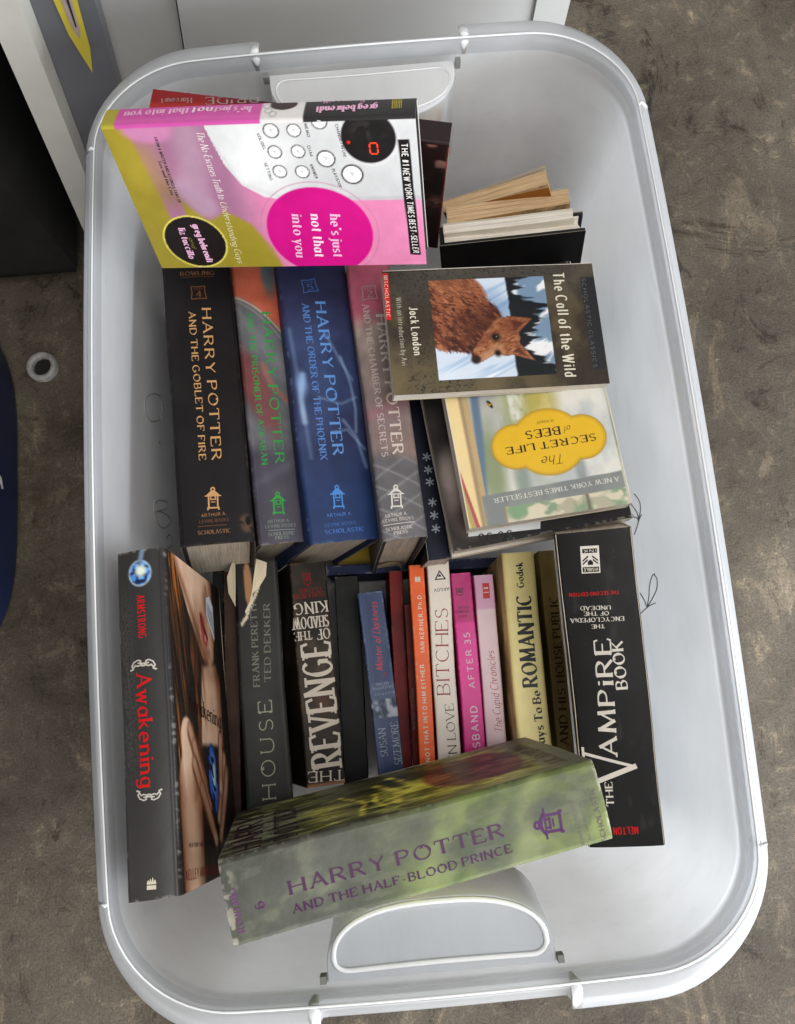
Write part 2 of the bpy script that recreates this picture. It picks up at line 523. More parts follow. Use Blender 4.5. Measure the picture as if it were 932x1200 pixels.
# translucent polypropylene of the storage bin
def poly_mat(name, tint, trans=.5, clear=.06):
    m, nt, out = newmat(name)
    n1 = noise(nt, 9, 5, .6)
    n2 = noise(nt, 70, 5, .7, vec_scale=(1, .25, 1))
    t = np.array(tint)
    c = ramp(nt, n1, [(.3, tuple(t * .93)), (.7, tuple(np.minimum(t * 1.03, 1)))])
    c = mix(nt, .2, c, ramp(nt, n2, [(.3, (.78, .78, .77)), (.5, (1, 1, 1))]), 'MULTIPLY')
    n3 = noise(nt, 160, 6, .8, vec_scale=(1, .12, 1), dist=.6)
    c = mix(nt, .4, c, ramp(nt, n3, [(.26, (.6, .6, .6)), (.36, (1, 1, 1))]), 'MULTIPLY')
    nb = bump(nt, noise(nt, 120, 4), .08, .0005)
    d = N(nt, 'ShaderNodeBsdfDiffuse'); nt.links.new(c, d.inputs[0]); nt.links.new(nb, d.inputs['Normal'])
    tr = N(nt, 'ShaderNodeBsdfTranslucent'); nt.links.new(c, tr.inputs[0])
    tp = N(nt, 'ShaderNodeBsdfTransparent'); tp.inputs[0].default_value = (.95, .96, .97, 1)
    gl = N(nt, 'ShaderNodeBsdfGlossy'); gl.inputs['Roughness'].default_value = .32; nt.links.new(nb, gl.inputs['Normal'])
    m1 = N(nt, 'ShaderNodeMixShader'); m1.inputs[0].default_value = trans
    nt.links.new(d.outputs[0], m1.inputs[1]); nt.links.new(tr.outputs[0], m1.inputs[2])
    m2 = N(nt, 'ShaderNodeMixShader'); m2.inputs[0].default_value = clear
    nt.links.new(m1.outputs[0], m2.inputs[1]); nt.links.new(tp.outputs[0], m2.inputs[2])
    fr = N(nt, 'ShaderNodeFresnel'); fr.inputs[0].default_value = 1.45
    mm = N(nt, 'ShaderNodeMath', operation='MULTIPLY'); mm.inputs[1].default_value = .8; nt.links.new(fr.outputs[0], mm.inputs[0])
    m3 = N(nt, 'ShaderNodeMixShader'); nt.links.new(mm.outputs[0], m3.inputs[0])
    nt.links.new(m2.outputs[0], m3.inputs[1]); nt.links.new(gl.outputs[0], m3.inputs[2])
    nt.links.new(m3.outputs[0], out.inputs[0])
    return m
M_BIN = poly_mat('frosted_polypropylene', (.97, .965, .96), .6, .07)
M_RIM = poly_mat('rim_polypropylene', (.95, .955, .965), .72, .26)
M_BEAD = poly_mat('thick_polypropylene_bead', (.97, .97, .975), .35, .0)
M_WINDOW = poly_mat('thin_polypropylene', (.78, .82, .88), .55, .2)
M_HINGE = plain_mat('grey_hinge_plastic', (.16, .16, .15), .5)
M_INK = plain_mat('marker_ink', (.24, .24, .25), .7)

# ------------------------------------------------------------------ books
def bulge(u, T, r, B):
    """height of the spine surface at u across the thickness"""
    h = np.maximum(T / 2 - r, 1e-6)
    z = B * np.clip(1 - (u / h) ** 2, 0, 1)
    du = np.clip(np.abs(u) - h, 0, r)
    return z - (r - np.sqrt(np.maximum(r * r - du * du, 0)))

def resample(r, step=.0018):
    out = [r[:1]]
    for a, b in zip(r[:-1], r[1:]):
        n = max(1, int(np.abs(b - a).max() / step))
        for j in range(1, n + 1):
            out.append((a + (b - a) * j / n)[None])
    return np.concatenate(out)

class Book:
    def __init__(self, key, H, D, T, M, loc, hard=False, B=.0, r=.0025, th=.0006, flare=0.0, bflare=0.0):
        self.key, self.H, self.D, self.T = key, H, D, T
        self.B, self.r, self.th, self.hard, self.flare, self.bflare = B, min(r, T * .4), th, hard, flare, bflare
        self.M = Matrix(((*M[0], loc[0]), (*M[1], loc[1]), (*M[2], loc[2] + Z0), (0, 0, 0, 1)))
    def path(self, res, thk=0.0, D=None):
        """cross-section of the wrap: rows (x, z, nx, nz, face, u)"""
        T, r, B = self.T, self.r, self.B
        D = D or self.D
        rows = []
        nd = max(6, int(D / res))
        for k in range(nd):
            d = D + (r - D) * k / nd
            rows.append((-T / 2 - self.bflare * (d / D) ** 2, -d, -1, 0, 0, d))
        for k in range(6):
            a = math.pi - (math.pi / 2) * k / 6
            u = (-T / 2 + r) + r * math.cos(a)
            rows.append((u, -r + r * math.sin(a), math.cos(a), math.sin(a), 1, u))
        ns = max(8, int((T - 2 * r) / res))
        for k in range(ns + 1):
            u = -T / 2 + r + (T - 2 * r) * k / ns
            rows.append((u, float(bulge(np.array(u), T, r, B)), 0, 1, 1, u))
        for k in range(1, 7):
            a = math.pi / 2 - (math.pi / 2) * k / 6
            u = (T / 2 - r) + r * math.cos(a)
            rows.append((u, -r + r * math.sin(a), math.cos(a), math.sin(a), 1, u))
        for k in range(1, nd + 1):
            d = r + (D - r) * k / nd
            rows.append((T / 2 + self.flare * (d / D) ** 2, -d, 1, 0, 2, d))
        return np.array(rows)
    def wobble(self, P):
        """small unevenness so no cover is a perfect plane"""
        s = sum(map(ord, self.key)) % 97
        P[..., 0] += (fbm(P[..., 1] * 14 + s, P[..., 2] * 14, 3, 2) - .5) * .0016
        P[..., 2] += (fbm(P[..., 1] * 11 + s, P[..., 0] * 30, 5, 2) - .5) * .0012
        return P
    def shell(self, mb, res, art, inner, H=None, off=0.0, thk=None, mat=0, D=None):
        H = H or self.H
        thk = self.th if thk is None else thk
        R = self.path(res, D=D)
        X = np.stack([R[:, 0] + R[:, 2] * off, R[:, 1] + R[:, 3] * off], 1)
        Xi = X - R[:, 2:4] * thk
        ny = max(8, int(H / res))
        y = np.linspace(-H / 2, H / 2, ny + 1)
        P = np.zeros((len(R), ny + 1, 3))
        P[..., 0] = X[:, 0:1]; P[..., 2] = X[:, 1:2]; P[..., 1] = y[None, :]
        face = R[:, 4][:, None] * np.ones_like(y)[None, :]
        U = R[:, 5][:, None] * np.ones_like(y)[None, :]
        V = P[..., 1].copy()
        C = np.zeros(P.shape)
        for k, nm in enumerate(('back', 'spine', 'front')):
            rows = R[:, 4] == k
            C[rows] = art(nm, U[rows], V[rows])
        C = lin(np.clip(C, 0, 1))
        # rubbed white edges along the spine corners and head / tail
        Pw = self.wobble(P.copy())
        mb.grid(Pw, mat, C, flip=True)
        ni = max(4, int(H / .004))
        I = np.zeros((len(R), ni + 1, 3))
        I[..., 0] = Xi[:, 0:1]; I[..., 2] = Xi[:, 1:2]; I[..., 1] = np.linspace(-H / 2, H / 2, ni + 1)[None]
        I = self.wobble(I)
        ic = lin(inner)
        mb.grid(I, mat, ic)
        for j, jj in ((0, 0), (-1, -1)):
            E = np.stack([Pw[:, j], I[:, jj]], 1)
            mb.grid(E, mat, ic if thk > .001 else C[:, [j, j]] * .5 + ic * .5, flip=(j == -1))
        for i in (0, -1):
            mb.add([Pw[i, 0], Pw[i, -1], I[i, -1], I[i, 0]], [(0, 1, 2, 3)], mat, ic)
    def lift(self, face, a, b, h):
        if face == 'spine':
            P = np.stack([a, b, bulge(a, self.T, self.r, self.B) + h], -1)
        elif face == 'front':
            P = np.stack([self.T / 2 + self.flare * (a / self.D) ** 2 + h, b, -a], -1)
        else:
            P = np.stack([-self.T / 2 - self.bflare * (a / self.D) ** 2 - h, b, -a], -1)
        return self.wobble(P)
    def letters(self, mb, entries, h0=.00016, mat=0):
        for n, (face, text, font, x0, y0, x1, y1, capH, col) in enumerate(entries):
            p = np.array([x0, y0]) / 1000; q = np.array([x1, y1]) / 1000; capH /= 1000
            L = np.hypot(*(q - p)); d = (q - p) / L; up = np.array([-d[1], d[0]])
            if text.startswith('icon:'): rs = icon_ribbons(text[5:], '', L, capH)
            elif font.startswith('icon:'): rs = icon_ribbons(font[5:], text, L, capH)
            else: rs = text_ribbons(text, font, L, capH)
            c = lin(col)
            for k, r in enumerate(rs):
                r = resample(r)
                A = p[0] + r[..., 0] * d[0] + r[..., 1] * up[0]
                Bq = p[1] + r[..., 0] * d[1] + r[..., 1] * up[1]
                P = self.lift(face, A, Bq, h0 + (k % 23) * 4e-6)
                wear = .86 + .14 * fbm(A * 160, Bq * 160, 11, 3)
                mb.grid(P, mat, c * (wear[..., None]), flip=False)
    def shape(self, mb, face, pts, col, h=.00014, mat=0):
        """flat printed polygon given in face coordinates (mm)"""
        pts = np.array(pts, float) / 1000
        P = self.lift(face, pts[:, 0], pts[:, 1], h)
        mb.add(P, [list(range(len(pts)))], mat, lin(col))

SCRIB = [[1, [[[-0.079, -0.117], [-0.083, -0.113], [-0.09, -0.116], [-0.097, -0.129], [-0.102, -0.141], [-0.095, -0.136], [-0.085, -0.13], [-0.079, -0.122], [-0.078, -0.116]], [[-0.09, -0.155], [-0.096, -0.148], [-0.103, -0.143]], [[-0.107, -0.159], [-0.103, -0.142], [-0.101, -0.123]], [[-0.007, -0.137], [-0.015, -0.128], [-0.023, -0.128], [-0.03, -0.136], [-0.027, -0.127]], [[-0.014, -0.154], [-0.024, -0.148], [-0.03, -0.136], [-0.04, -0.15]], [[-0.013, -0.149], [-0.023, -0.137], [-0.031, -0.135]]]], [-1, [[[0.116, -0.136], [0.113, -0.121], [0.103, -0.102], [0.092, -0.099], [0.086, -0.111], [0.093, -0.131], [0.106, -0.141], [0.114, -0.136]], [[0.104, -0.139], [0.095, -0.14]], [[0.073, -0.13], [0.072, -0.133]], [[0.02, -0.119], [0.008, -0.114], [-0.001, -0.125], [-0.0, -0.142], [0.009, -0.154], [0.012, -0.136], [0.01, -0.12], [0.016, -0.141], [0.023, -0.148], [0.021, -0.128], [0.016, -0.117]], [[-0.005, -0.148], [-0.011, -0.14], [-0.017, -0.144], [-0.013, -0.155], [-0.006, -0.154], [-0.006, -0.145]]]]]
# ------------------------------------------------------------------ floor
def floor_mat():
    """old trowelled concrete: broad stains, mottling, pits, pale scuffs and fine grit"""
    m, nt, out = newmat('stained_concrete')
    a = noise(nt, 1.7, 5, .6)
    b = noise(nt, 7.5, 12, .78, dist=.3)
    c = noise(nt, 31, 10, .8, dist=.5)
    d = noise(nt, 420, 5, .75)
    e = noise(nt, 16, 10, .8, vec_scale=(1, .45, 1), dist=.9)
    g = noise(nt, 11, 12, .82, vec_scale=(.5, 1, 1), dist=.7)
    base = ramp(nt, a, [(.38, (.098, .077, .054)), (.5, (.130, .105, .076)), (.62, (.180, .149, .111))])
    base = mix(nt, .95, base, ramp(nt, b, [(.37, (.62, .60, .57)), (.46, (.90, .89, .87)), (.54, (1.04, 1.03, 1.02)), (.62, (1.25, 1.24, 1.21))]), 'MULTIPLY')
    base = mix(nt, .95, base, ramp(nt, c, [(.34, (.36, .33, .29)), (.43, (.95, .95, .95)), (.55, (1.0, 1.0, 1.0)), (.65, (1.9, 1.85, 1.75))]), 'MULTIPLY')
    base = mix(nt, .9, base, ramp(nt, e, [(.37, (.28, .25, .21)), (.43, (.97, .97, .97)), (.56, (1, 1, 1)), (.62, (1.75, 1.7, 1.6))]), 'MULTIPLY')
    base = mix(nt, .9, base, ramp(nt, g, [(.37, (.36, .33, .28)), (.425, (.97, .97, .97)), (.57, (1, 1, 1)), (.63, (1.6, 1.56, 1.48))]), 'MULTIPLY')
    base = mix(nt, .75, base, ramp(nt, d, [(.3, (.42, .41, .40)), (.5, (1, 1, 1)), (.7, (1.65, 1.65, 1.6))]), 'MULTIPLY')
    h = mix(nt, .5, c, d)
    principled(nt, out, base, .7, .3, 0, bump(nt, h, 1.0, .008))
    return m
mb = MB()
mb.add([(-6, -6, 0), (6, -6, 0), (6, 6, 0), (-6, 6, 0)], [(0, 1, 2, 3)])
fl = mb.build('floor', floor_mat())
tag(fl, kind='structure')

# ------------------------------------------------------------------ storage bin
BW, BL, BR = .42, .691, .082
def outline(n_side=40, n_c=14):
    """bowed rounded rectangle of the rim: points, outward normals and 'endness' (1 on the short ends)"""
    pts = []
    hx, hy = BW / 2, BL / 2
    def bow(x, y):
        bx = .0085 * (1 - (y / hy) ** 2); by = .005 * (1 - (x / hx) ** 2)
        return x + math.copysign(bx, x) * min(1, abs(x) / hx) ** 3, y + math.copysign(by, y) * min(1, abs(y) / hy) ** 3
    cs = [(hx - BR, hy - BR, 0), (-hx + BR, hy - BR, 90), (-hx + BR, -hy + BR, 180), (hx - BR, -hy + BR, 270)]
    for k, (cx, cy, a0) in enumerate(cs):
        for j in range(n_c):
            a = math.radians(a0 + 90 * j / n_c)
            pts.append((cx + BR * math.cos(a), cy + BR * math.sin(a)))
        a = math.radians(a0 + 90)
        p = np.array((cx + BR * math.cos(a), cy + BR * math.sin(a)))
        nx = cs[(k + 1) % 4]
        b = math.radians(nx[2])
        q = np.array((nx[0] + BR * math.cos(b), nx[1] + BR * math.sin(b)))
        ns = 60 if k in (0, 2) else n_side
        for j in range(ns):
            pts.append(tuple(p + (q - p) * j / ns))
    pts = np.array([bow(*p) for p in pts])
    t = np.roll(pts, -1, 0) - np.roll(pts, 1, 0)
    t /= np.linalg.norm(t, axis=1)[:, None]
    nrm = np.stack([t[:, 1], -t[:, 0]], 1)
    endn = np.abs(nrm[:, 1]) ** 2
    return pts, nrm, endn
OP, ON, OE = outline()
TAPER = .06
FLOOR_Z = -.322
NOTCH = (1 - ss(.0765, .0795, np.abs(OP[:, 0]))) * ss(.9, .97, np.abs(ON[:, 1]))
def wall_off(z):
    """distance of the inner wall from the outer rim line at height z below the rim"""
    return .0095 + .0085 * OE - TAPER * z
def bin_rows():
    rows = []
    def row(off, z):
        p = OP - ON * np.broadcast_to(off, len(OP))[:, None]
        rows.append(np.concatenate([p, np.broadcast_to(z, len(OP))[:, None] + Z0], 1))
    lip = .0095 + .0085 * OE
    nt_ = NOTCH * .0062
    zn = -NOTCH * .006
    # inside of the floor, up the inner wall, over the rim, down the skirt and back up to the outer wall
    w = wall_off(FLOOR_Z)
    row(w + .012, FLOOR_Z + .000); row(w + .006, FLOOR_Z + .0015); row(w + .002, FLOOR_Z + .006); row(w, FLOOR_Z + .012)
    for z in np.linspace(-.29, -.03, 14):
        row(wall_off(z), z)
    row(lip + .0012, -.016); row(lip + .0006, -.006); row(lip, -.0015); row(lip - .0014, 0); row(lip - .003, -.0006 + zn * .3)
    row(np.maximum(nt_ + .0045, lip * .5), -.003 + zn); row(nt_ + .0022, -.0055 + zn); row(nt_ + .0004, -.0085 + zn); row(nt_ - .0006, -.013 + zn); row(nt_ - .0018, -.024)
    row(nt_ - .0002, -.0245); row(nt_ + .0012, -.013 + zn); row(nt_ + .0035, -.008 + zn); row(lip + .0002 - .0016, -.006 + zn * .4); row(lip - .0012, -.012)
    for z in np.linspace(-.03, -.30, 10):
        row(wall_off(z) - .0022, z)
    row(w - .0016, FLOOR_Z + .004); row(w + .002, FLOOR_Z - .003); row(w + .010, FLOOR_Z - .005)
    return rows
bin_root = empty('storage_bin', Matrix.Identity(4))
tag(bin_root, 'large frosted clear plastic storage bin standing open on the concrete and packed with books', 'storage bin')
mb = MB()
rows = np.array(bin_rows())
G_ = np.concatenate([rows, rows[:, :1]], 1)
NR0 = 18
mb.grid(G_[:NR0 + 1], 0)
mb.grid(G_[NR0:NR0 + 16], 1)
mb.grid(G_[NR0 + 15:], 0)
n = rows.shape[1]
for r, z in ((rows[0], FLOOR_Z), (rows[-1], FLOOR_Z - .005)):
    mb.add(np.concatenate([r, [[0, 0, z + Z0]]]), [(k, (k + 1) % n, n) for k in range(n)])
mb.build('tub', [M_BIN, M_RIM], bin_root, smooth=True)
# reinforcing ribs that cross the rim near the corners
for sx, sy in ((1, 1), (-1, 1), (1, -1), (-1, -1)):
    y = sy * (BL / 2 - .084)
    k = int(np.argmin(np.abs(OP[:, 1] - y) + 10 * (np.sign(OP[:, 0]) != sx)))
    p, nn = OP[k], ON[k]
    lipk = .0095 + .0085 * OE[k]
    prof = [(.0012, -.012), (.0028, -.0062), (lipk * .55, -.003), (lipk * .9, .0002), (lipk - .0006, -.003)]
    pts = [(p[0] - nn[0] * o, p[1] - nn[1] * o, z + Z0 + .0010) for o, z in prof]
    mb = MB()
    mb.tube(pts, [.0012, .0014, .0014, .0014, .0010], 8)
    mb.build('rim_rib', M_BEAD, bin_root, smooth=True)
# latch pockets moulded into both ends
for sy in (-1, 1):
    ywall = BL / 2 - .0195
    def P(x, dep, z):          # dep: distance inwards from the wall under the rim
        return (x, sy * (ywall - dep), z + Z0)
    hw = .0715
    nA = 28
    def dshape(s, dd):
        """half-moon: flat side towards the wall, arch towards the inside"""
        out = [(hw * s * -1, dd * .06), (hw * s * 1, dd * .06)]
        arch = []
        for k in range(nA + 1):
            a = math.pi * k / nA
            x = hw * s * math.copysign(abs(math.cos(a)) ** .72, math.cos(a)); yv = dd * (.20 + .80 * math.sin(a) ** .85)
            arch.append((x, yv))
        return out, arch
    def rounded_d(w, y0, y1):
        # half-moon with rounded lower corners
        o = [(w * .84 * (-1 + 2 * k / 12), y0 + .0008 * math.sin(math.pi * k / 12)) for k in range(13)]
        r = .0075
        for k in range(1, 6):
            a = -math.pi / 2 + math.pi * .55 * k / 6
            o.append((w * .86 + (w * .14) * math.cos(a), y0 + r + r * math.sin(a)))
        for k in range(0, 25):
            a = math.pi * k / 24
            o.append((w * math.copysign(abs(math.cos(a)) ** .78, math.cos(a)), y0 + r * 1.1 + (y1 - y0 - r * 1.1) * math.sin(a) ** .9))
        for k in range(5, 0, -1):
            a = -math.pi / 2 + math.pi * .55 * k / 6
            o.append((-w * .86 - (w * .14) * math.cos(a), y0 + r + r * math.sin(a)))
        return o
    mb = MB()
    out, arch = dshape(1.0, .047)
    ring = [out[0]] + [out[1]] + arch
    # body: sides run down the wall and fade back into it
    lv = [(1.0, 0, -.0135), (1.01, .001, -.016), (1.02, .003, -.05), (1.03, .006, -.09), (.98, -.03, -.150)]
    R = []
    for s, add, z in lv:
        R.append([P(x * s * (.985 if add < 0 else 1), (max(d + add * (1 if d > .01 else 0), -.002)) - TAPER * 0, z) for x, d in ring])
    R = np.array(R)
    R = np.concatenate([R, R[:, :1]], 1)
    mb.grid(R, 0)
    pk = mb.build('latch_pocket', M_BIN, bin_root, smooth=True)
    mb = MB()
    top = [P(x, d, -.0135) for x, d in ring]
    mb.add(top, [list(range(len(top)))])
    mb.build('pocket_window', M_WINDOW if sy < 0 else M_BIN, pk)
    mb = MB()
    o2, a2 = dshape(.95, .044)
    bead = [(o2[0][0] * .93, .0085), (o2[1][0] * .93, .0085)]
    loop = [P(x, d, -.0125) for x, d in rounded_d(hw * .94, .0085, .0445)]
    mb.tube(loop, .0019 if sy < 0 else .0007, 8, closed=True)
    mb.build('rim_bead', M_BEAD if sy < 0 else M_BIN, pk, smooth=True)
    for sx in (1, -1):
        mb = MB()
        mb.box(*[tuple(min(a, b) for a, b in zip(P(sx * .0725, .003, -.017), P(sx * .0765, .0075, -.0095))), tuple(max(a, b) for a, b in zip(P(sx * .0725, .003, -.017), P(sx * .0765, .0075, -.0095)))])
        mb.build('hinge_block', M_HINGE, pk)
        # stepped end of the rim beside the notch
        mb = MB()
        yb = BL / 2 + .0045
        e = [(0, sy * (yb - .0004), -.012), (0, sy * (yb - .003), -.0068), (0, sy * (yb - .010), -.0030), (0, sy * (yb - .0165), -.0006), (0, sy * (yb - .0186), -.006), (0, sy * (yb - .0192), -.016)]
        mb.tube([(0, y, z + Z0) for x, y, z in e], [.0010, .0012, .0012, .0012, .0012, .0006], 10)
        mb.v = [np.array([3.0, 1, 1]) * a_ + np.array([sx * .0805, 0, 0]) for a_ in mb.v]
        mb.build('notch_rib', M_BEAD, bin_root, smooth=True)

# bright lip that runs round the opening
mb = MB()
lipo = .0095 + .0085 * OE
mb.tube(np.concatenate([OP - ON * lipo[:, None], np.full((len(OP), 1), Z0 - .0004)], 1), .0009, 6, closed=True)
mb.build('opening_lip', M_BEAD, bin_root, smooth=True)

# marker writing on the side walls
def wall_pt(side, y, z):
    k = int(np.argmin(np.abs(OP[:, 1] - y) + 10 * (np.sign(OP[:, 0]) != side)))
    x = OP[k, 0] - ON[k, 0] * (.0095 - TAPER * z)
    return (x - side * .0004, y, z + Z0)
def scribble(side, yz, w=.0005):
    pts = []
    yz = np.array(yz, float)
    # Catmull-Rom through the points
    Q = np.concatenate([yz[:1], yz, yz[-1:]])
    for k in range(1, len(Q) - 2):
        for t in np.linspace(0, 1, 7, endpoint=False):
            a, b, c, d = Q[k - 1], Q[k], Q[k + 1], Q[k + 2]
            pts.append(.5 * ((2 * b) + (c - a) * t + (2 * a - 5 * b + 4 * c - d) * t ** 2 + (3 * b - a - 3 * c + d) * t ** 3))
    pts.append(yz[-1])
    mb = MB()
    mb.tube([wall_pt(side, *p) for p in pts], w, 5)
    return mb
for side, strokes in SCRIB:
    for s in strokes:
        scribble(side, s).build('marker_scribble', M_INK, bin_root)

# ------------------------------------------------------------------ printed artwork (u across the spine or away from it, v along it, metres)
def grain(u, v, c, amt=.06, sc=90, seed=1):
    return c * (1 + amt * (fbm(u * sc, v * sc, seed) - .5)[..., None] * 2)
def edge_wear(face, u, v, c, H, T, col=(.75, .72, .68), amt=.5):
    """rubbed ink along the head, the tail and the hinges"""
    e = H / 2 - np.abs(v)
    n = fbm(u * 500, v * 500, 40, 4); n2 = fbm(u * 90, v * 90, 44, 3)
    m = (1 - ss(.0003, .0018, e)) * ss(.48, .66, n)
    k = T / 2 - np.abs(u) if face == 'spine' else u
    m = np.maximum(m, (1 - ss(.0004, .0012, np.abs(k - .0006))) * ss(.5, .66, n) * ss(.42, .6, n2) * .8)
    return mixc(c, col, m * amt)

def art_goblet(f, u, v):
    c = flat(u.shape, (.105, .092, .096)); c = grain(u, v, c, .18, 55, 2)
    c = mixc(c, (.145, .132, .137), ss(.5, .75, fbm(u * 30, v * 12, 5)) * .6)
    if f == 'spine':
        m = ell(u, v, .022, -.106, .0048, .007, .4) * ss(.35, .5, fbm(u * 400, v * 400, 8))
        c = mixc(c, (.34, .25, .2), m)
        m = ell(u, v, .0235, -.104, .0022, .0035, .3); c = mixc(c, (.05, .04, .04), m)
    return edge_wear(f, u, v, c, .24, .055, (.42, .36, .31))
def art_azkaban(f, u, v):
    w = fbm(u * 22, v * 14, 3)
    c = flat(u.shape, (.38, .385, .40)); c = mixc(c, (.52, .50, .52), ss(.45, .8, fbm(u * 60 + v * 30, v * 9, 4)) * .7)
    if f == 'spine':
        b = v - (.078 - u * .9 - u * u * 12)
        c = mixc(c, (.74, .37, .28), ss(-.001, .002, b)); c = mixc(c, (.55, .27, .2), ss(.01, .03, b) * ss(.4, .7, w))
        c = mixc(c, (.36, .4, .4), ell(u, v, .011, .112, .006, .02, .5))
        c = mixc(c, (.8, .68, .58), np.exp(-((b + .001) / .0011) ** 2) * .9); c = mixc(c, (.72, .62, .55), np.exp(-((b + .006 + u * .1) / .0009) ** 2) * .5)
        c = mixc(c, (.50, .24, .24), ell(u + .3 * (v - .0), v, -.006, .008, .011, .038, .35) * (.6 + .4 * w))
        c = mixc(c, (.62, .38, .3), streak(u, v, [(.016, -.002), (.004, .012), (-.002, .03)], .002, .8) * .7)
        c = mixc(c, (.30, .29, .33), 1 - ss(-.05, -.03, v))
        c = mixc(c, (.42, .4, .45), np.exp(-((v + .062 - u * .5) / .004) ** 2) * .35)
    else:
        c = mixc(c, (.5, .28, .27), ss(.45, .7, w))
    return edge_wear(f, u, v, grain(u, v, c, .1), .24, .038)
def art_phoenix(f, u, v):
    w = fbm(u * 25, v * 16, 9)
    c = flat(u.shape, (.18, .20, .315)); c = mixc(c, (.25, .31, .47), ss(.35, .75, w) * .75)
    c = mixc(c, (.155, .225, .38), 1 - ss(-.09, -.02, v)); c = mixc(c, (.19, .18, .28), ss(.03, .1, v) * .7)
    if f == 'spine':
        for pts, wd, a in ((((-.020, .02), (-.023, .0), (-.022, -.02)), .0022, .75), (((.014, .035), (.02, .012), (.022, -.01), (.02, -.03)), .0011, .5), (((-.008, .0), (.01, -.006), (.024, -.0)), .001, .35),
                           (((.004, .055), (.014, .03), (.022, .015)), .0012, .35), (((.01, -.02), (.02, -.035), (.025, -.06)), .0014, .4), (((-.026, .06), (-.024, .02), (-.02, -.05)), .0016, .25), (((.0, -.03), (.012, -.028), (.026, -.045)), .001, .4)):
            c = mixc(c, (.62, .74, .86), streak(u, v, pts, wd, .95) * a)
        c = mixc(c, (.55, .68, .85), ell(u, v, -.021, .012, .004, .009, .9) * .7)
    return edge_wear(f, u, v, grain(u, v, c, .1), .24, .06, (.5, .55, .65))
def art_chamber(f, u, v):
    w = fbm(u * 45 + 3, v * 20, 15); w2 = fbm(u * 70, v * 45, 19)
    c = flat(u.shape, (.53, .455, .43)); c = mixc(c, (.68, .61, .57), ss(.45, .7, w)); c = mixc(c, (.54, .47, .47), ss(.5, .75, w2) * .7)
    c = mixc(c, (.76, .38, .46), ss(.062, .085, v + .01 * w)); c = mixc(c, (.72, .45, .5), ss(.078, .085, v) * ss(.5, .7, w2) * .6)
    c = mixc(c, (.62, .42, .45), np.exp(-((v + .012 - u * .3) / .006) ** 2) * .6)
    b = ss(-.045, -.055, v + .25 * u + .006 * w)
    c = mixc(c, (.40, .39, .40), b)
    for k in range(9):
        a = -.05 - k * .009
        c = mixc(c, (.66, .66, .67), b * np.exp(-((v - a - .6 * u * (1 if k % 2 else -1)) / .0009) ** 2) * .45)
    return edge_wear(f, u, v, grain(u, v, c, .1), .24, .036)
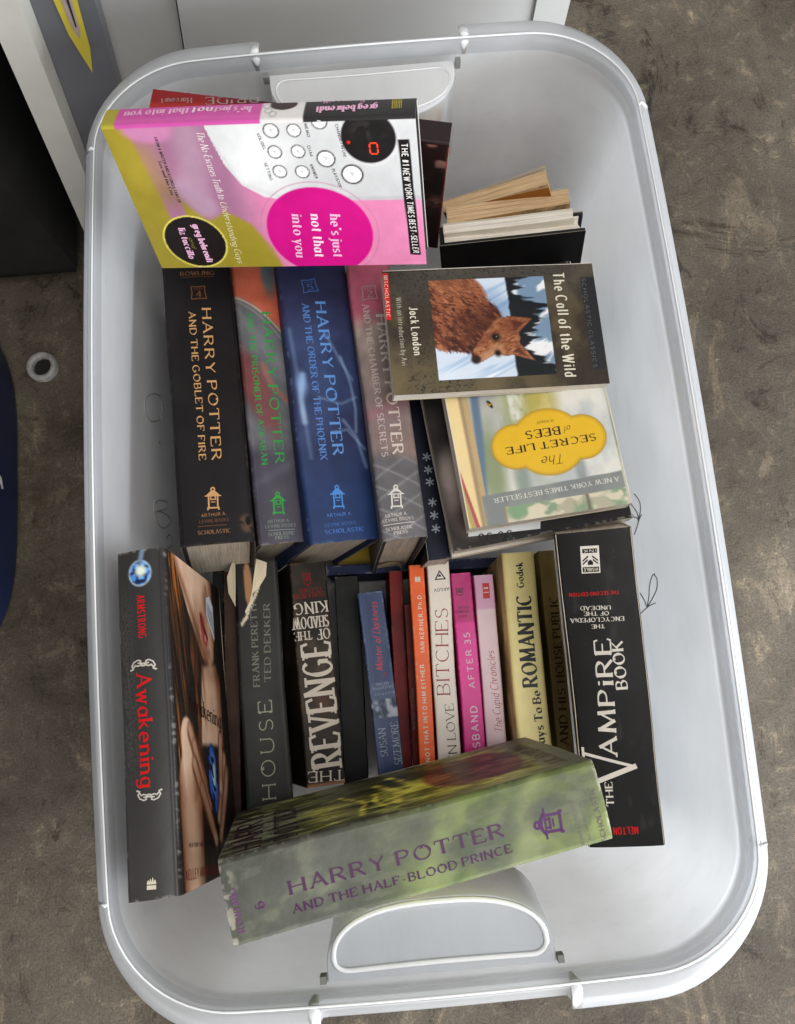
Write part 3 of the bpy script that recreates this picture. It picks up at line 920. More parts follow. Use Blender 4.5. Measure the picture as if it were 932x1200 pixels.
def art_prince(f, u, v):
    w = fbm(u * 22, v * 14, 23); w2 = fbm(u * 55, v * 24, 29)
    if f == 'spine':
        cr = fbm(u * 45 + v * 18, v * 34 - u * 20, 37, 5)
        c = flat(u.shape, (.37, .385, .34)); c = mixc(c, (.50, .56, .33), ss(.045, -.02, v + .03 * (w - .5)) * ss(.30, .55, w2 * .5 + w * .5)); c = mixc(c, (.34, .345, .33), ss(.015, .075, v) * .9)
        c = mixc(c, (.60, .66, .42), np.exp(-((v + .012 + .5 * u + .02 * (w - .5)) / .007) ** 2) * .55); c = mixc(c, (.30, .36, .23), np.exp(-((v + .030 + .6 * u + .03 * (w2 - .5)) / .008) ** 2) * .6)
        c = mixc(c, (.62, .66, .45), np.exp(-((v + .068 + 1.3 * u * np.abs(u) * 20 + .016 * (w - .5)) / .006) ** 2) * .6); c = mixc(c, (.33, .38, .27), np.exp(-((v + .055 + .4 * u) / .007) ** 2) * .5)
        c = mixc(c, (.56, .60, .40), ss(-.08, -.10, v) * ss(.4, .6, w) * .5); c = mixc(c, (.27, .29, .25), ss(.45, .33, cr) * .3); c = mixc(c, (.58, .60, .50), ss(.58, .72, cr) * .35)
        sc = ss(.60, .68, fbm(u * 220, v * 60, 38, 4)); c = mixc(c, (.55, .56, .52), sc * .22)
        c = mixc(c, (.30, .31, .29), ss(.10, .118, v) * .5)
        n = fbm(u * 240, v * 240, 31, 4)
        c = mixc(c, (.78, .76, .72), ss(.110, .118, v + .010 * (n - .5)) * ss(.5, .66, n) * .6)
        c = mixc(c, (.86, .85, .82), ss(-.1155, -.118, v + .004 * (n - .5)) * ss(.45, .6, n) * .8)
    else:
        c = flat(u.shape, (.42, .44, .37)); c = mixc(c, (.54, .56, .38), ss(.4, .7, w)); c = mixc(c, (.30, .32, .25), ss(.55, .75, w2) * .6)
        c = mixc(c, (.78, .76, .30), ell(u, v, .075, -.030, .07, .060, .7) * .95); c = mixc(c, (.70, .70, .34), ell(u, v, .05, .050, .05, .018, .8) * .8 * ss(.35, .6, w2))
        c = mixc(c, (.26, .28, .20), ell(u, v, .04, .012, .028, .030, .5) * ss(.35, .6, w2) * .9); c = mixc(c, (.22, .24, .18), ell(u, v, .12, .01, .04, .05, .6) * .8)
        c = mixc(c, (.46, .32, .22), ell(u, v, .075, -.045, .045, .026, .12)); c = mixc(c, (.40, .30, .25), ell(u, v, .080, -.066, .05, .026, .12)); c = mixc(c, (.34, .23, .15), ell(u, v, .10, -.05, .028, .016, .5) * .7)
        for pts, wd in ((((.03, .005), (.07, .0), (.11, .012)), .003), (((.02, .03), (.06, .025), (.1, .04)), .0022), (((.05, -.012), (.09, -.01), (.13, .0)), .003), (((.028, .012), (.05, .018), (.08, .016)), .002)):
            c = mixc(c, (.86, .80, .36), streak(u + .004 * (w2 - .5), v + .006 * (w2 - .5), pts, wd, .9) * .8)
        pf = fbm(u * 150 + 3 * w, v * 60 + 4 * w2, 47, 5); c = c * (1 - .32 * ss(.50, .38, pf) + .25 * ss(.54, .68, pf))[..., None]
        c = mixc(c, (.56, .60, .42), (1 - ss(.0, .03, u)) * ss(.03, -.09, v) * .7)
        c = mixc(c, (.46, .47, .41), ss(-.085, -.1, v))
    c = np.clip(c, 0, 1) * np.array([.86, .85, .80]) if f == 'spine' else np.clip((np.clip(c, 0, 1) - .3) * 1.25 + .27, 0.02, 1)
    return edge_wear(f, u, v, grain(u, v, c, .12, 70), .237, .05, (.78, .76, .72), .35)
def art_stars(f, u, v):
    c = flat(u.shape, (.075, .09, .165)); return edge_wear(f, u, v, grain(u, v, c, .15), .215, .02)

def art_hjn(f, u, v):
    if f == 'spine':
        c = flat(u.shape, (.74, .30, .58)); c = mixc(c, (.86, .45, .70), np.exp(-((u - .0055) / .0022) ** 2) * .3)
        c = mixc(c, (.62, .58, .20), 1 - ss(-.0895, -.0885, v))
        c = mixc(c, (.82, .80, .79), ss(.003, .004, v)); c = mixc(c, (.16, .15, .15), ss(.0295, .0305, v))
        c = mixc(c, (.20, .12, .13), ell(u, v, -.0055, .0165, .006, .0085, .06))
        for (x, y) in ((.001, .008), (-.004, .0065), (.004, .011)):
            r = np.hypot(u - x, v - y); c = mixc(c, (.55, .54, .54), np.exp(-((r - .0022) / .0004) ** 2) * .8)
        return c
    if f == 'back':
        return flat(u.shape, (.80, .78, .74))
    w = fbm(u * 30, v * 30, 33)
    c = flat(u.shape, (.79, .46, .60)); c = mixc(c, (.86, .60, .71), ss(.45, .7, w) * .5)
    # a mauve veil, an olive field, the pale telephone base
    c = mixc(c, (.56, .38, .48), ss(-.005, -.03, v) * .9); c = mixc(c, (.64, .51, .58), streak(u, v, [(.0, -.045), (.03, -.048), (.05, -.052)], .009, .8) * .8)
    olive = (.55, .49, .16)
    c = mixc(c, olive, np.maximum(poly(u, v, [(-.01, -.105), (-.01, -.0835), (.0, -.0825), (.0104, -.068), (.037, -.0620), (.12, -.0615), (.12, -.105)][::-1], .002), poly(u, v, [(.055, -.0640), (.0738, -.0478), (.12, -.040), (.12, -.0640)][::-1], .002)))
    c = mixc(c, olive, poly(u, v, [(.12, -.058), (.074, -.052), (.065, -.036), (.076, -.0205), (.097, -.010), (.12, -.004)][::-1], .002))
    c = mixc(c, (.40, .34, .12), ell(u, v, .05, -.07, .010, .016, .9) * .4); c = mixc(c, (.66, .58, .22), ell(u, v, .03, -.082, .02, .012, .9) * .5)
    c = mixc(c, (.72, .46, .60), ell(u, v, .003, -.069, .010, .017, .25)); c = mixc(c, (.64, .50, .58), streak(u, v, [(.045, -.058), (.062, -.048)], .008, .6))
    dv = np.maximum(ss(.0005, -.0005, np.interp(v, [-.0325, -.0305, -.0265, -.019, -.006, .006, .03, .1], [.0, .012, .030, .045, .0545, .0567, .0575, .0587])[...] * -1 + u), 0) * ss(-.0325, -.0322, v)
    grad = (.90 - 1.2 * np.clip(u, 0, .1))[..., None] * np.array([.85, .845, .84])
    c = mixc(c, grad, dv) if False else c * (1 - dv[..., None]) + grad * dv[..., None]
    c = mixc(c, (.58, .55, .57), dv * np.exp(-((u - np.interp(v, [-.0305, -.019, .006, .1], [.012, .044, .0555, .0575])) / .0016) ** 2) * .35)
    c = mixc(c, (.97, .96, .95), ell(u, v, .03, -.005, .03, .02, .9) * dv * .5)
    c = mixc(c, (.78, .77, .77), ell(u, v, .014, .068, .0195, .0195, .05) * .8)
    c = mixc(c, (.085, .075, .075), ell(u, v, .0139, .068, .0172, .0168, .03)); c = mixc(c, (.22, .2, .2), ell(u, v, .008, .068, .008, .011, .6) * ss(.5, .7, fbm(u * 220, v * 220, 9)) * .6)
    c = mixc(c, (.8, .15, .08), ell(u, v, .0165, .0555, .0011, .0011, .2))
    for (x, y, r) in BUTTONS:
        rr = np.hypot(u - x, v - y)
        c = mixc(c, (.25, .23, .22), 1 - ss(r * 1.02, r * 1.16, rr)); c = mixc(c, (.90, .89, .88), 1 - ss(r * .86, r * .96, rr))
        c = mixc(c, (.78, .77, .77), (1 - ss(r * .72, r * .8, rr))); c = mixc(c, (.93, .92, .91), 1 - ss(r * .62, r * .72, rr))
    for k, r in ((1, .0387), (-1, .0375)):
        rr = np.hypot(u - .084, v - .026); c = mixc(c, (.66, .42, .52), np.exp(-((rr - .0405) / .00035) ** 2) * .5)
    c = mixc(c, (.73, .06, .45), ell(u, v, .084, .026, .0365, .0365, .012))
    c = mixc(c, (.07, .06, .06), poly(u, v, [(.0156, .0856), (.0159, .0926), (.1046, .0940), (.1042, .0868)], .0002) + poly(u, v, [(.0156, .0856), (.0159, .0926), (.1046, .0940), (.1042, .0868)][::-1], .0002))
    rr = np.hypot(u - .0904, v + .0648)
    c = mixc(c, (.80, .74, .35), 1 - ss(.0226, .0230, rr)); c = mixc(c, (.10, .075, .065), 1 - ss(.0213, .0217, rr))
    return grain(u, v, c, .035, 120)
BUTTONS = []
def art_bride(f, u, v):
    w = fbm(u * 40, v * 40, 41); w2 = fbm(u * 90, v * 60, 43)
    if f == 'spine':
        c = flat(u.shape, (.48, .10, .11)); c = mixc(c, (.24, .05, .07), ss(-.07, -.02, v)); c = mixc(c, (.66, .2, .18), np.exp(-((u - .003 + .1 * (v + .08)) / .003) ** 2) * .7)
        c = mixc(c, (.12, .06, .06), ss(-.03, .02, v)); return c
    c = flat(u.shape, (.12, .075, .075)); c = mixc(c, (.44, .28, .26), ss(.55, .72, w2) * ss(.4, .6, w)); c = mixc(c, (.56, .40, .36), ss(.66, .8, w2) * .8)
    c = mixc(c, (.08, .06, .06), ell(u, v, .05, .095, .022, .03, .5) * .8); c = mixc(c, (.45, .18, .15), ss(.1035, .1045, v))
    return c
def art_call(f, u, v):
    w = fbm(u * 35, v * 35, 51, 5)
    c = flat(u.shape, (.32, .275, .20)); c = mixc(c, (.205, .175, .135), ss(.4, .62, w)); c = mixc(c, (.30, .29, .27), ell(u, v, .0, .0, .03, .12, .8) * .6)
    c = mixc(c, (.47, .42, .29), ell(u, v, .1, -.05, .03, .06, .8) * .5)
    sp = ss(.70, .74, vnoise(u * 900, v * 900, 3)) * ss(.45, .65, w); c = mixc(c, (.16, .14, .11), sp * .8)
    if f != 'front':
        return c
    # picture: a russet dog in snow before dark spruces (its up is the +v direction)
    P0 = ((u > .0105) & (u < .0915) & (v > -.0485) & (v < .0428)).astype(float)
    p = flat(u.shape, (.78, .82, .87)); st = fbm(u * 18, v * 60 + u * 120, 55, 4)
    p = mixc(p, (.50, .63, .77), ss(.48, .66, st) * .8); p = mixc(p, (.90, .91, .92), ss(.58, .72, st))
    p = mixc(p, (.26, .40, .60), ell(u, v, .035, .0, .012, .02, .8) * .5)
    hi = ss(.018, .022, v)
    p = mixc(p, (.88, .88, .88), hi); p = mixc(p, (.36, .47, .58), hi * ss(.45, .6, fbm(u * 70, v * 70 + u * 60, 57)) * .85)
    tn = fbm(u * 260, v * 50, 59, 3)
    tree = ss(.012, .0145, v + .002 * tn) * ss(.006, -.002, v - .027 - .016 * (tn - .5) * 2 + .009 * np.sin(u * 110) - .012 * ss(.06, .085, u))
    p = mixc(p, (.065, .08, .10), np.clip(tree * 1.2, 0, 1))
    strand = lambda a, b, rot, sd: fbm((u * math.cos(rot) + v * math.sin(rot)) * a, (-u * math.sin(rot) + v * math.cos(rot)) * b, sd, 4)
    jag = .0022 * (strand(260, 900, .5, 65) - .5) * 2
    body = np.maximum.reduce([ell(u + jag, v + jag, .030, -.040, .030, .036, .05), ell(u + jag, v, .047, -.022, .024, .028, .06), ell(u, v + jag, .012, -.038, .02, .022, .05), ell(u + jag, v, .053, -.036, .0165, .020, .06)])
    head = np.maximum.reduce([cap(u + jag * .4, v, .055, .006, .0725, -.0155, .0115, .0060, .09), ell(u, v + jag * .4, .061, .006, .0135, .0115, .08)])
    ears = np.maximum(poly(u, v, [(.0425, .009), (.0455, .0290), (.059, .014)][::-1], .0008), poly(u, v, [(.063, .0155), (.0795, .0275), (.0725, .006)][::-1], .0008))
    dog = np.maximum.reduce([body, head, ears])
    f1 = strand(240, 1000, .75, 61); f2 = strand(300, 1300, 1.2, 62); f3 = strand(90, 260, .6, 63); f4 = strand(420, 1200, 1.9, 64)
    col = flat(u.shape, (.46, .245, .16)); col = mixc(col, (.29, .135, .085), ss(.52, .34, f3)); col = mixc(col, (.60, .36, .24), ss(.5, .68, f3) * .7)
    col = mixc(col, (.70, .47, .33), ss(.56, .72, f1) * .75); col = mixc(col, (.20, .09, .06), ss(.46, .32, f2) * .75)
    col = mixc(col, (.24, .11, .075), ell(u, v, .044, -.014, .010, .020, .8, .5) * .55); col = mixc(col, (.64, .40, .27), ell(u, v, .012, -.03, .012, .02, .8) * .5)
    p = p * (1 - dog[..., None]) + col * dog[..., None]
    hd = np.maximum(head, ears)
    hc = flat(u.shape, (.58, .35, .22)); hc = mixc(hc, (.74, .52, .36), ss(.5, .7, f4) * .7); hc = mixc(hc, (.38, .19, .12), ss(.48, .34, f4) * .6)
    hc = mixc(hc, (.42, .21, .13), ell(u, v, .050, .012, .007, .010, .9) * .7); hc = mixc(hc, (.76, .58, .44), cap(u, v, .070, .000, .0765, -.013, .0042, .0034, .9) * .75); hc = mixc(hc, (.45, .24, .16), cap(u, v, .057, -.004, .064, -.014, .0022, .003, .9) * .6)
    p = p * (1 - hd[..., None] * .92) + hc * hd[..., None] * .92
    p = mixc(p, (.26, .11, .08), np.maximum(poly(u, v, [(.0465, .0125), (.0482, .0225), (.0545, .0148)][::-1], .0016), poly(u, v, [(.068, .0155), (.0762, .0222), (.0715, .0115)][::-1], .0016)) * .75)
    p = mixc(p, (.27, .13, .09), streak(u, v, [(.049, -.006), (.053, -.018), (.060, -.0235)], .0030, .95) * .6)
    p = mixc(p, (.15, .085, .07), ell(u, v, .0765, -.0185, .0034, .0036, .45)); p = mixc(p, (.17, .09, .07), ell(u, v, .0665, -.0215, .0022, .0026, .6) * .8); p = mixc(p, (.20, .10, .08), streak(u, v, [(.0765, -.018), (.072, -.0205), (.067, -.0215)], .0010, .9) * .8)
    for ex, ey, er in ((.0592, -.0012, .0026), (.0722, -.0010, .0018)):
        p = mixc(p, (.22, .10, .07), ell(u, v, ex, ey, er * 1.6, er * 1.5, .6) * .8); p = mixc(p, (.07, .045, .04), ell(u, v, ex, ey, er * .9, er, .35))
    p = mixc(p, (.75, .68, .62), ell(u, v, .0588, -.0006, .0005, .0005, .5) * .8)
    p = mixc(p, (.80, .84, .88), ss(.083, .091, u + .004 * tn) * ss(.0, -.03, v) * .8)
    c = c * (1 - P0[..., None]) + p * P0[..., None]
    rm = poly(u, v, [(-.01, -.0845), (-.01, -.0787), (.0412, -.0800), (.0412, -.0845)][::-1], .0003)
    c = mixc(c, (.78, .13, .12), rm)
    bm = poly(u, v, [(.0128, .0722), (.0128, .0835), (.0895, .0825), (.0895, .0722)][::-1], .0003)
    c = mixc(c, (.145, .145, .155), bm)
    return c
def art_bees(f, u, v):
    w = fbm(u * 40, v * 26, 71, 5); w2 = fbm(u * 120, v * 60, 73, 4)
    if f != 'front':
        return mixc(flat(u.shape, (.72, .70, .62)), (.55, .55, .45), ss(.4, .7, w))
    c = flat(u.shape, (.83, .82, .78)); c = mixc(c, (.66, .68, .68), ss(.45, .7, w) * .8)
    c = mixc(c, (.52, .55, .36), ell(u, v, .065, .012, .02, .045, .6) * ss(.3, .6, w2)); c = mixc(c, (.74, .66, .32), ell(u, v, .055, .01, .012, .02, .6) * .7)
    c = mixc(c, (.48, .52, .38), ell(u, v, .101, .055, .010, .035, .6) * .9); c = mixc(c, (.45, .5, .45), ell(u, v, .08, .065, .006, .016, .6) * .7); c = mixc(c, (.42, .46, .46), ell(u, v, .034, .064, .004, .014, .6) * .6)
    c = mixc(c, (.36, .44, .52), streak(u, v, [(.103, -.02), (.107, .03), (.112, .075)], .0035, .6)); c = mixc(c, (.5, .5, .48), ell(u, v, .094, .0, .008, .03, .6) * .4)
    # window frame on the fore-edge side
    fr = ss(.1095, .1105, u - .06 * (v - .07) * .12)
    c = mixc(c, (.70, .60, .44), fr); c = mixc(c, (.88, .78, .56), fr * ss(.117, .118, u)); c = mixc(c, (.56, .47, .36), fr * np.exp(-((u - .1155) / .0012) ** 2) * .8); c = mixc(c, (.84, .78, .66), ss(.1255, .1262, u))
    tri = poly(u, v, [(.1185, .0995), (.1262, .0995), (.1262, .052)][::-1], .0004)
    c = mixc(c, (.64, .30, .30), tri); dots = ((np.sin(u * 4200) * np.sin(v * 4200)) > .1).astype(float)
    tri2 = poly(u, v, [(.1215, .0995), (.1262, .0995), (.1262, .065)][::-1], .0004)
    c = mixc(c, (.78, .70, .42), tri2); c = mixc(c, (.45, .38, .2), tri2 * dots * .8)
    # grey band and painted sill
    band = ss(.0712, .0717, v - .03 * u) * ss(.1135, .113, u)
    c = mixc(c, (.47, .485, .475), band); c = mixc(c, (.53, .54, .52), band * ss(.45, .65, w2) * .6)
    sill = ss(.0848, .0852, v - .008 * u) * ss(.098, .0975, u)
    s = flat(u.shape, (.66, .64, .54)); s = mixc(s, (.50, .58, .46), ss(.42, .6, w2)); s = mixc(s, (.80, .76, .66), ss(.5, .62, fbm(u * 80, v * 120, 77))); s = mixc(s, (.40, .36, .30), np.exp(-((u - .0335) / .0012) ** 2)); s = mixc(s, (.45, .58, .44), ell(u, v, .09, .09, .008, .006, .6) * .8)
    c = c * (1 - sill[..., None]) + s * sill[..., None]
    c = mixc(c, (.60, .45, .34), np.exp(-((u - .0975) / .0006) ** 2) * ss(.085, .0855, v))
    # the honey plaque: four overlapping lobes with a fine outline
    def plaque(g):
        return np.maximum.reduce([ell(u, v, .054, .0405, .0285 + g, .0262 + g, .03), ell(u, v, .080, .0405, .0185 + g, .0175 + g, .03), ell(u, v, .0275, .0405, .0185 + g, .0175 + g, .03), poly(u, v, [(.03, .026), (.03, .055), (.08, .055), (.08, .026)][::-1], .0003)])
    c = mixc(c, (.64, .50, .12), plaque(.0006)); c = mixc(c, (.86, .68, .14), plaque(-.0005)); c = mixc(c, (.72, .55, .12), plaque(-.0012)); c = mixc(c, (.85, .67, .12), plaque(-.0017))
    # a bee
    for x, y, r in ((.0935, .004, .5), (.046, -.002, -.6)):
        c = mixc(c, (.12, .1, .05), ell(u, v, x, y, .0016, .0036, .2, r)); c = mixc(c, (.75, .6, .15), ell(u, v, x, y + .0004, .0016, .0006, .3, r)); c = mixc(c, (.7, .6, .5), ell(u, v, x + .0022, y, .0022, .001, .4, r + .5) * .6)
    return c
def art_photo(f, u, v):
    w = fbm(u * 26, v * 18, 81, 4)
    c = flat(u.shape, (.15, .135, .13))
    if f == 'front':
        c = mixc(c, (.60, .53, .50), ell(u, v, .128, .062, .016, .034, .5) * .9); c = mixc(c, (.70, .64, .60), ell(u, v, .132, .048, .008, .016, .7) * .8); c = mixc(c, (.36, .31, .30), ell(u, v, .126, .088, .014, .012, .6)); c = mixc(c, (.24, .20, .19), ell(u, v, .124, .066, .006, .004, .6))
        c = mixc(c, (.10, .09, .09), ss(.108, .100, u) * .8); c = mixc(c, (.30, .27, .26), ss(.5, .7, w) * ss(.11, .12, u) * .4)
    return edge_wear(f, u, v, grain(u, v, c, .12), .22, .02)
def art_awakening(f, u, v):
    w = fbm(u * 30, v * 16, 91, 4); w2 = fbm(u * 200, v * 40, 93, 4)
    if f == 'spine':
        c = flat(u.shape, (.20, .192, .185)); c = mixc(c, (.275, .266, .255), ss(-.02, -.1, v) * .55)
        # damask scrolls rising along the left side
        a = np.sin(u * 1500 + 5 * np.sin(v * 420)) * np.sin(v * 900 + 4 * np.sin(u * 700 + v * 200)); sc = ss(.35, .6, np.abs(a)) * ss(-.001, -.010, u) * ss(.095, .06, v) * ss(-.06, -.02, v)
        c = mixc(c, (.37, .36, .345), sc * .45)
        c = mixc(c, (.15, .14, .14), ss(.009, .0155, u) * .75)
        g = ell(u, v, .0, .092, .0072, .0085, .06); fa = ss(.35, .65, vnoise(u * 520, v * 520, 13))
        c = mixc(c, (.10, .16, .30), g); c = mixc(c, (.32, .55, .84), g * fa); c = mixc(c, (.88, .92, .84), ell(u, v, .0006, .0935, .0036, .004, .6)); c = mixc(c, (.72, .82, .9), np.exp(-((np.hypot(u, (v - .092) * .85) - .0072) / .0006) ** 2) * .8)
        c = mixc(c, (.42, .50, .60), streak(u, v, [(.0005, .1005), (.002, .108)], .0016, .6))
        return edge_wear(f, u, v, c, .216, .033)
    if f == 'back':
        return flat(u.shape, (.16, .15, .15))
    c = flat(u.shape, (.10, .085, .08))
    hair = ss(.46, .7, fbm(u * 420 + v * 90, v * 26 + u * 30, 95, 4)) * (.4 + .6 * ss(.35, .65, fbm(u * 60, v * 20, 96, 2)))
    c = mixc(c, (.60, .34, .14), hair * ss(.04, .02, u - .16 * (.11 - v) * .6) * ss(.0, .012, u)); c = mixc(c, (.78, .52, .26), hair * ss(.6, .75, w2) * ss(.03, .01, u))
    skin = np.array((.86, .72, .61)); shade = np.array((.44, .26, .17))
    def put(m, sh):
        nonlocal c
        sh = np.clip(sh + .55 * (fbm(u * 55, v * 38, 98, 4) - .5) + .12, 0, 1)
        col = skin * (1 - sh[..., None]) + shade * sh[..., None]
        c = c * (1 - m[..., None]) + col * m[..., None]
    jaw = poly(u, v, [(.014, .112), (.045, .072), (.078, .042), (.094, .036), (.108, .044), (.116, .07), (.113, .112)], .002)
    put(jaw, np.clip(ss(.10, .116, u) * .8 + ss(.05, .036, v) * .5 + .6 * np.exp(-((u - (.014 + (.112 - v) * 1.02)) / .006) ** 2), 0, 1))
    neck = poly(u, v, [(.072, .036), (.066, .006), (.060, -.02), (.12, -.02), (.122, .03), (.112, .042)], .003)
    put(neck, np.clip(ss(.05, .02, v) * ss(.02, .045, v) * .9 + ss(.1, .12, u) * .7, 0, 1))
    c = mixc(c, (.56, .37, .28), ell(u, v, .084, .063, .013, .019, .6) * .5)
    c = mixc(c, (.60, .23, .21), np.maximum(ell(u, v, .0815, .069, .0062, .0085, .3, .35), ell(u, v, .0865, .0600, .0068, .0078, .3, .5)))
    c = mixc(c, (.24, .07, .07), streak(u, v, [(.0765, .0755), (.082, .068), (.087, .064), (.0935, .0595)], .0013, .7)); c = mixc(c, (.86, .55, .50), ell(u, v, .0875, .0585, .0030, .0026, .8) * .8)
    c = mixc(c, (.52, .34, .25), ell(u, v, .089, .048, .010, .004, .9) * .7); c = mixc(c, (.48, .30, .22), ell(u, v, .094, .088, .006, .010, .8) * .75); c = mixc(c, (.22, .11, .08), ell(u, v, .0965, .0835, .0018, .0024, .5))
    c = mixc(c, (.34, .19, .12), ss(.5, .66, fbm(u * 300 + v * 60, v * 30, 99, 3)) * ell(u, v, .064, .02, .012, .05, .6) * .8)
    c = mixc(c, (.50, .33, .24), streak(u, v, [(.097, .1), (.105, .085)], .003, .8) * .7)
    c = mixc(c, (.50, .28, .13), ss(.5, .7, fbm(u * 120, v * 18, 97)) * ell(u, v, .05, .015, .02, .04, .6) * .8)
    arm = cap(u, v, .030, -.045, .030, -.115, .0235, .022, .12); put(arm, np.clip(np.abs(u - .030) / .024, 0, 1) ** 2 * .9)
    h1 = cap(u, v, .028, -.016, .034, -.042, .0135, .0155, .12); put(h1, np.clip(ss(.03, .048, u), 0, 1) * .7)
    for (a, b, d_, e, r) in ((.036, -.012, .062, -.045, .0062), (.044, -.022, .070, -.062, .0058), (.042, -.034, .074, -.074, .0058), (.056, -.05, .082, -.084, .0055), (.118, -.03, .094, -.07, .006), (.124, -.04, .096, -.082, .006), (.112, -.016, .104, -.05, .0055)):
        m = cap(u, v, a, b, d_, e, r * 1.25, r * 1.05, .3); c = mixc(c, (.40, .24, .17), m * .75)
        m = cap(u, v, a, b, d_, e, r, r * .8, .42); dd = np.hypot(u - d_, v - e)
        put(m, np.clip(.35 - .5 * ss(.01, .0, dd) + .5 * ss(.004, .008, np.abs((u - a) * (e - b) - (v - b) * (d_ - a)) / math.hypot(d_ - a, e - b) * 1.6), 0, 1))
    g = np.maximum(ell(u, v, .085, -.043, .0115, .024, .1), poly(u, v, [(.080, -.025), (.088, -.014), (.092, -.03)], .001)); fa = vnoise(u * 260 + v * 120, v * 200, 17)
    c = mixc(c, (.05, .08, .2), g); c = mixc(c, (.18, .36, .72), g * ss(.35, .6, fa)); c = mixc(c, (.70, .80, .84), ell(u, v, .086, -.04, .005, .012, .5) * ss(.3, .6, fa))
    c = mixc(c, (.10, .06, .05), ss(.118, .132, u) * ss(.06, .03, v) * .8)
    return c
def plainart(col, seed, H, T, amt=.12, wear=(.75, .72, .68), more=None, wa=.5):
    def a(f, u, v):
        c = grain(u, v, flat(u.shape, col), amt, 60, seed)
        if more is not None:
            c = more(f, u, v, c)
        return edge_wear(f, u, v, c, H, T, wear, wa)
    return a
def m_house(f, u, v, c):
    if f == 'spine':
        # the jacket is torn away at the far end: dark board and a tan scar show
        t = ss(-.0775, -.0785, v - 2.1 * (u - .004) + .003 * (fbm(u * 400, v * 400, 3) - .5) * 2) * ss(-.060, -.062, v)
        c = mixc(c, (.10, .095, .09), t); c = mixc(c, (.62, .45, .30), ell(u, v, .0075, -.092, .0032, .020, .15) * t)
        c = mixc(c, (.85, .80, .70), streak(u + .0012 * (fbm(u * 400, v * 400, 4) - .5), v, [(-.0012, -.089), (.0035, -.079), (.0105, -.064), (.0145, -.058)], .0011, .4))
        c = mixc(c, (.27, .27, .25), np.exp(-((u + .0155) / .001) ** 2) * .6)
    return c
def m_revenge(f, u, v, c):
    w = fbm(u * 60, v * 40, 102); c = mixc(c, (.30, .25, .20), ss(.45, .7, w) * .7); c = mixc(c, (.07, .06, .055), ss(.55, .75, fbm(u * 30, v * 22, 103)) * .6)
    if f == 'spine':
        c = mixc(c, (.36, .24, .18), ell(u, v, -.003, .028, .006, .008, .8) * .7); c = mixc(c, (.58, .42, .30), ss(.0915, .0925, v))
    return c
def m_dark(f, u, v, c):
    if f == 'spine':
        p = ss(-.0055, -.005, v) * ss(.0250, .0245, v)
        w = fbm(u * 200, v * 140, 105, 3); pic = flat(u.shape, (.33, .38, .48)); pic = mixc(pic, (.62, .64, .68), ss(.48, .62, w)); pic = mixc(pic, (.14, .17, .25), ss(.45, .36, w))
        q = ss(.0085, .009, v); pic = mixc(pic, (.24, .30, .42), 1 - q)
        c = c * (1 - p[..., None]) + pic * p[..., None]
        c = mixc(c, (.40, .46, .58), np.exp(-((u - .0062) / .00035) ** 2) * .8); c = mixc(c, (.36, .42, .54), np.exp(-((u - .0088) / .00035) ** 2) * .6)
    return c
def m_magenta(f, u, v, c):
    if f == 'spine': c = mixc(c, (.70, .12, .42), ss(-.058, -.060, v))
    return c
def m_cupid(f, u, v, c):
    if f == 'spine': c = mixc(c, (.82, .62, .73), ss(-.0690, -.0705, v))
    return c
def m_roman(f, u, v, c):
    if f == 'front': c = mixc(c, (.78, .70, .58), ss(.45, .6, fbm(u * 40, v * 9, 107)) * .7); c = mixc(c, (.40, .30, .2), ss(.58, .7, fbm(u * 26, v * 14, 108)) * .5)
    if f == 'spine': c = mixc(c, (.74, .65, .36), ss(.010, .0135, np.abs(u)) * .35)
    return c
def m_beige(f, u, v, c):
    return mixc(c, (.40, .33, .2), ss(.4, .7, fbm(u * 60, v * 14, 109)) * .5)
def m_vamp(f, u, v, c):
    c = mixc(c, (.25, .24, .235), ss(.62, .8, fbm(u * 160, v * 60, 111)) * .4); s = np.exp(-((u + .5 * v + .003) / .0006) ** 2) * ss(-.1, -.095, v) * ss(-.085, -.09, v)
    return mixc(c, (.36, .33, .31), s)
def m_pages(f, u, v, c): return c

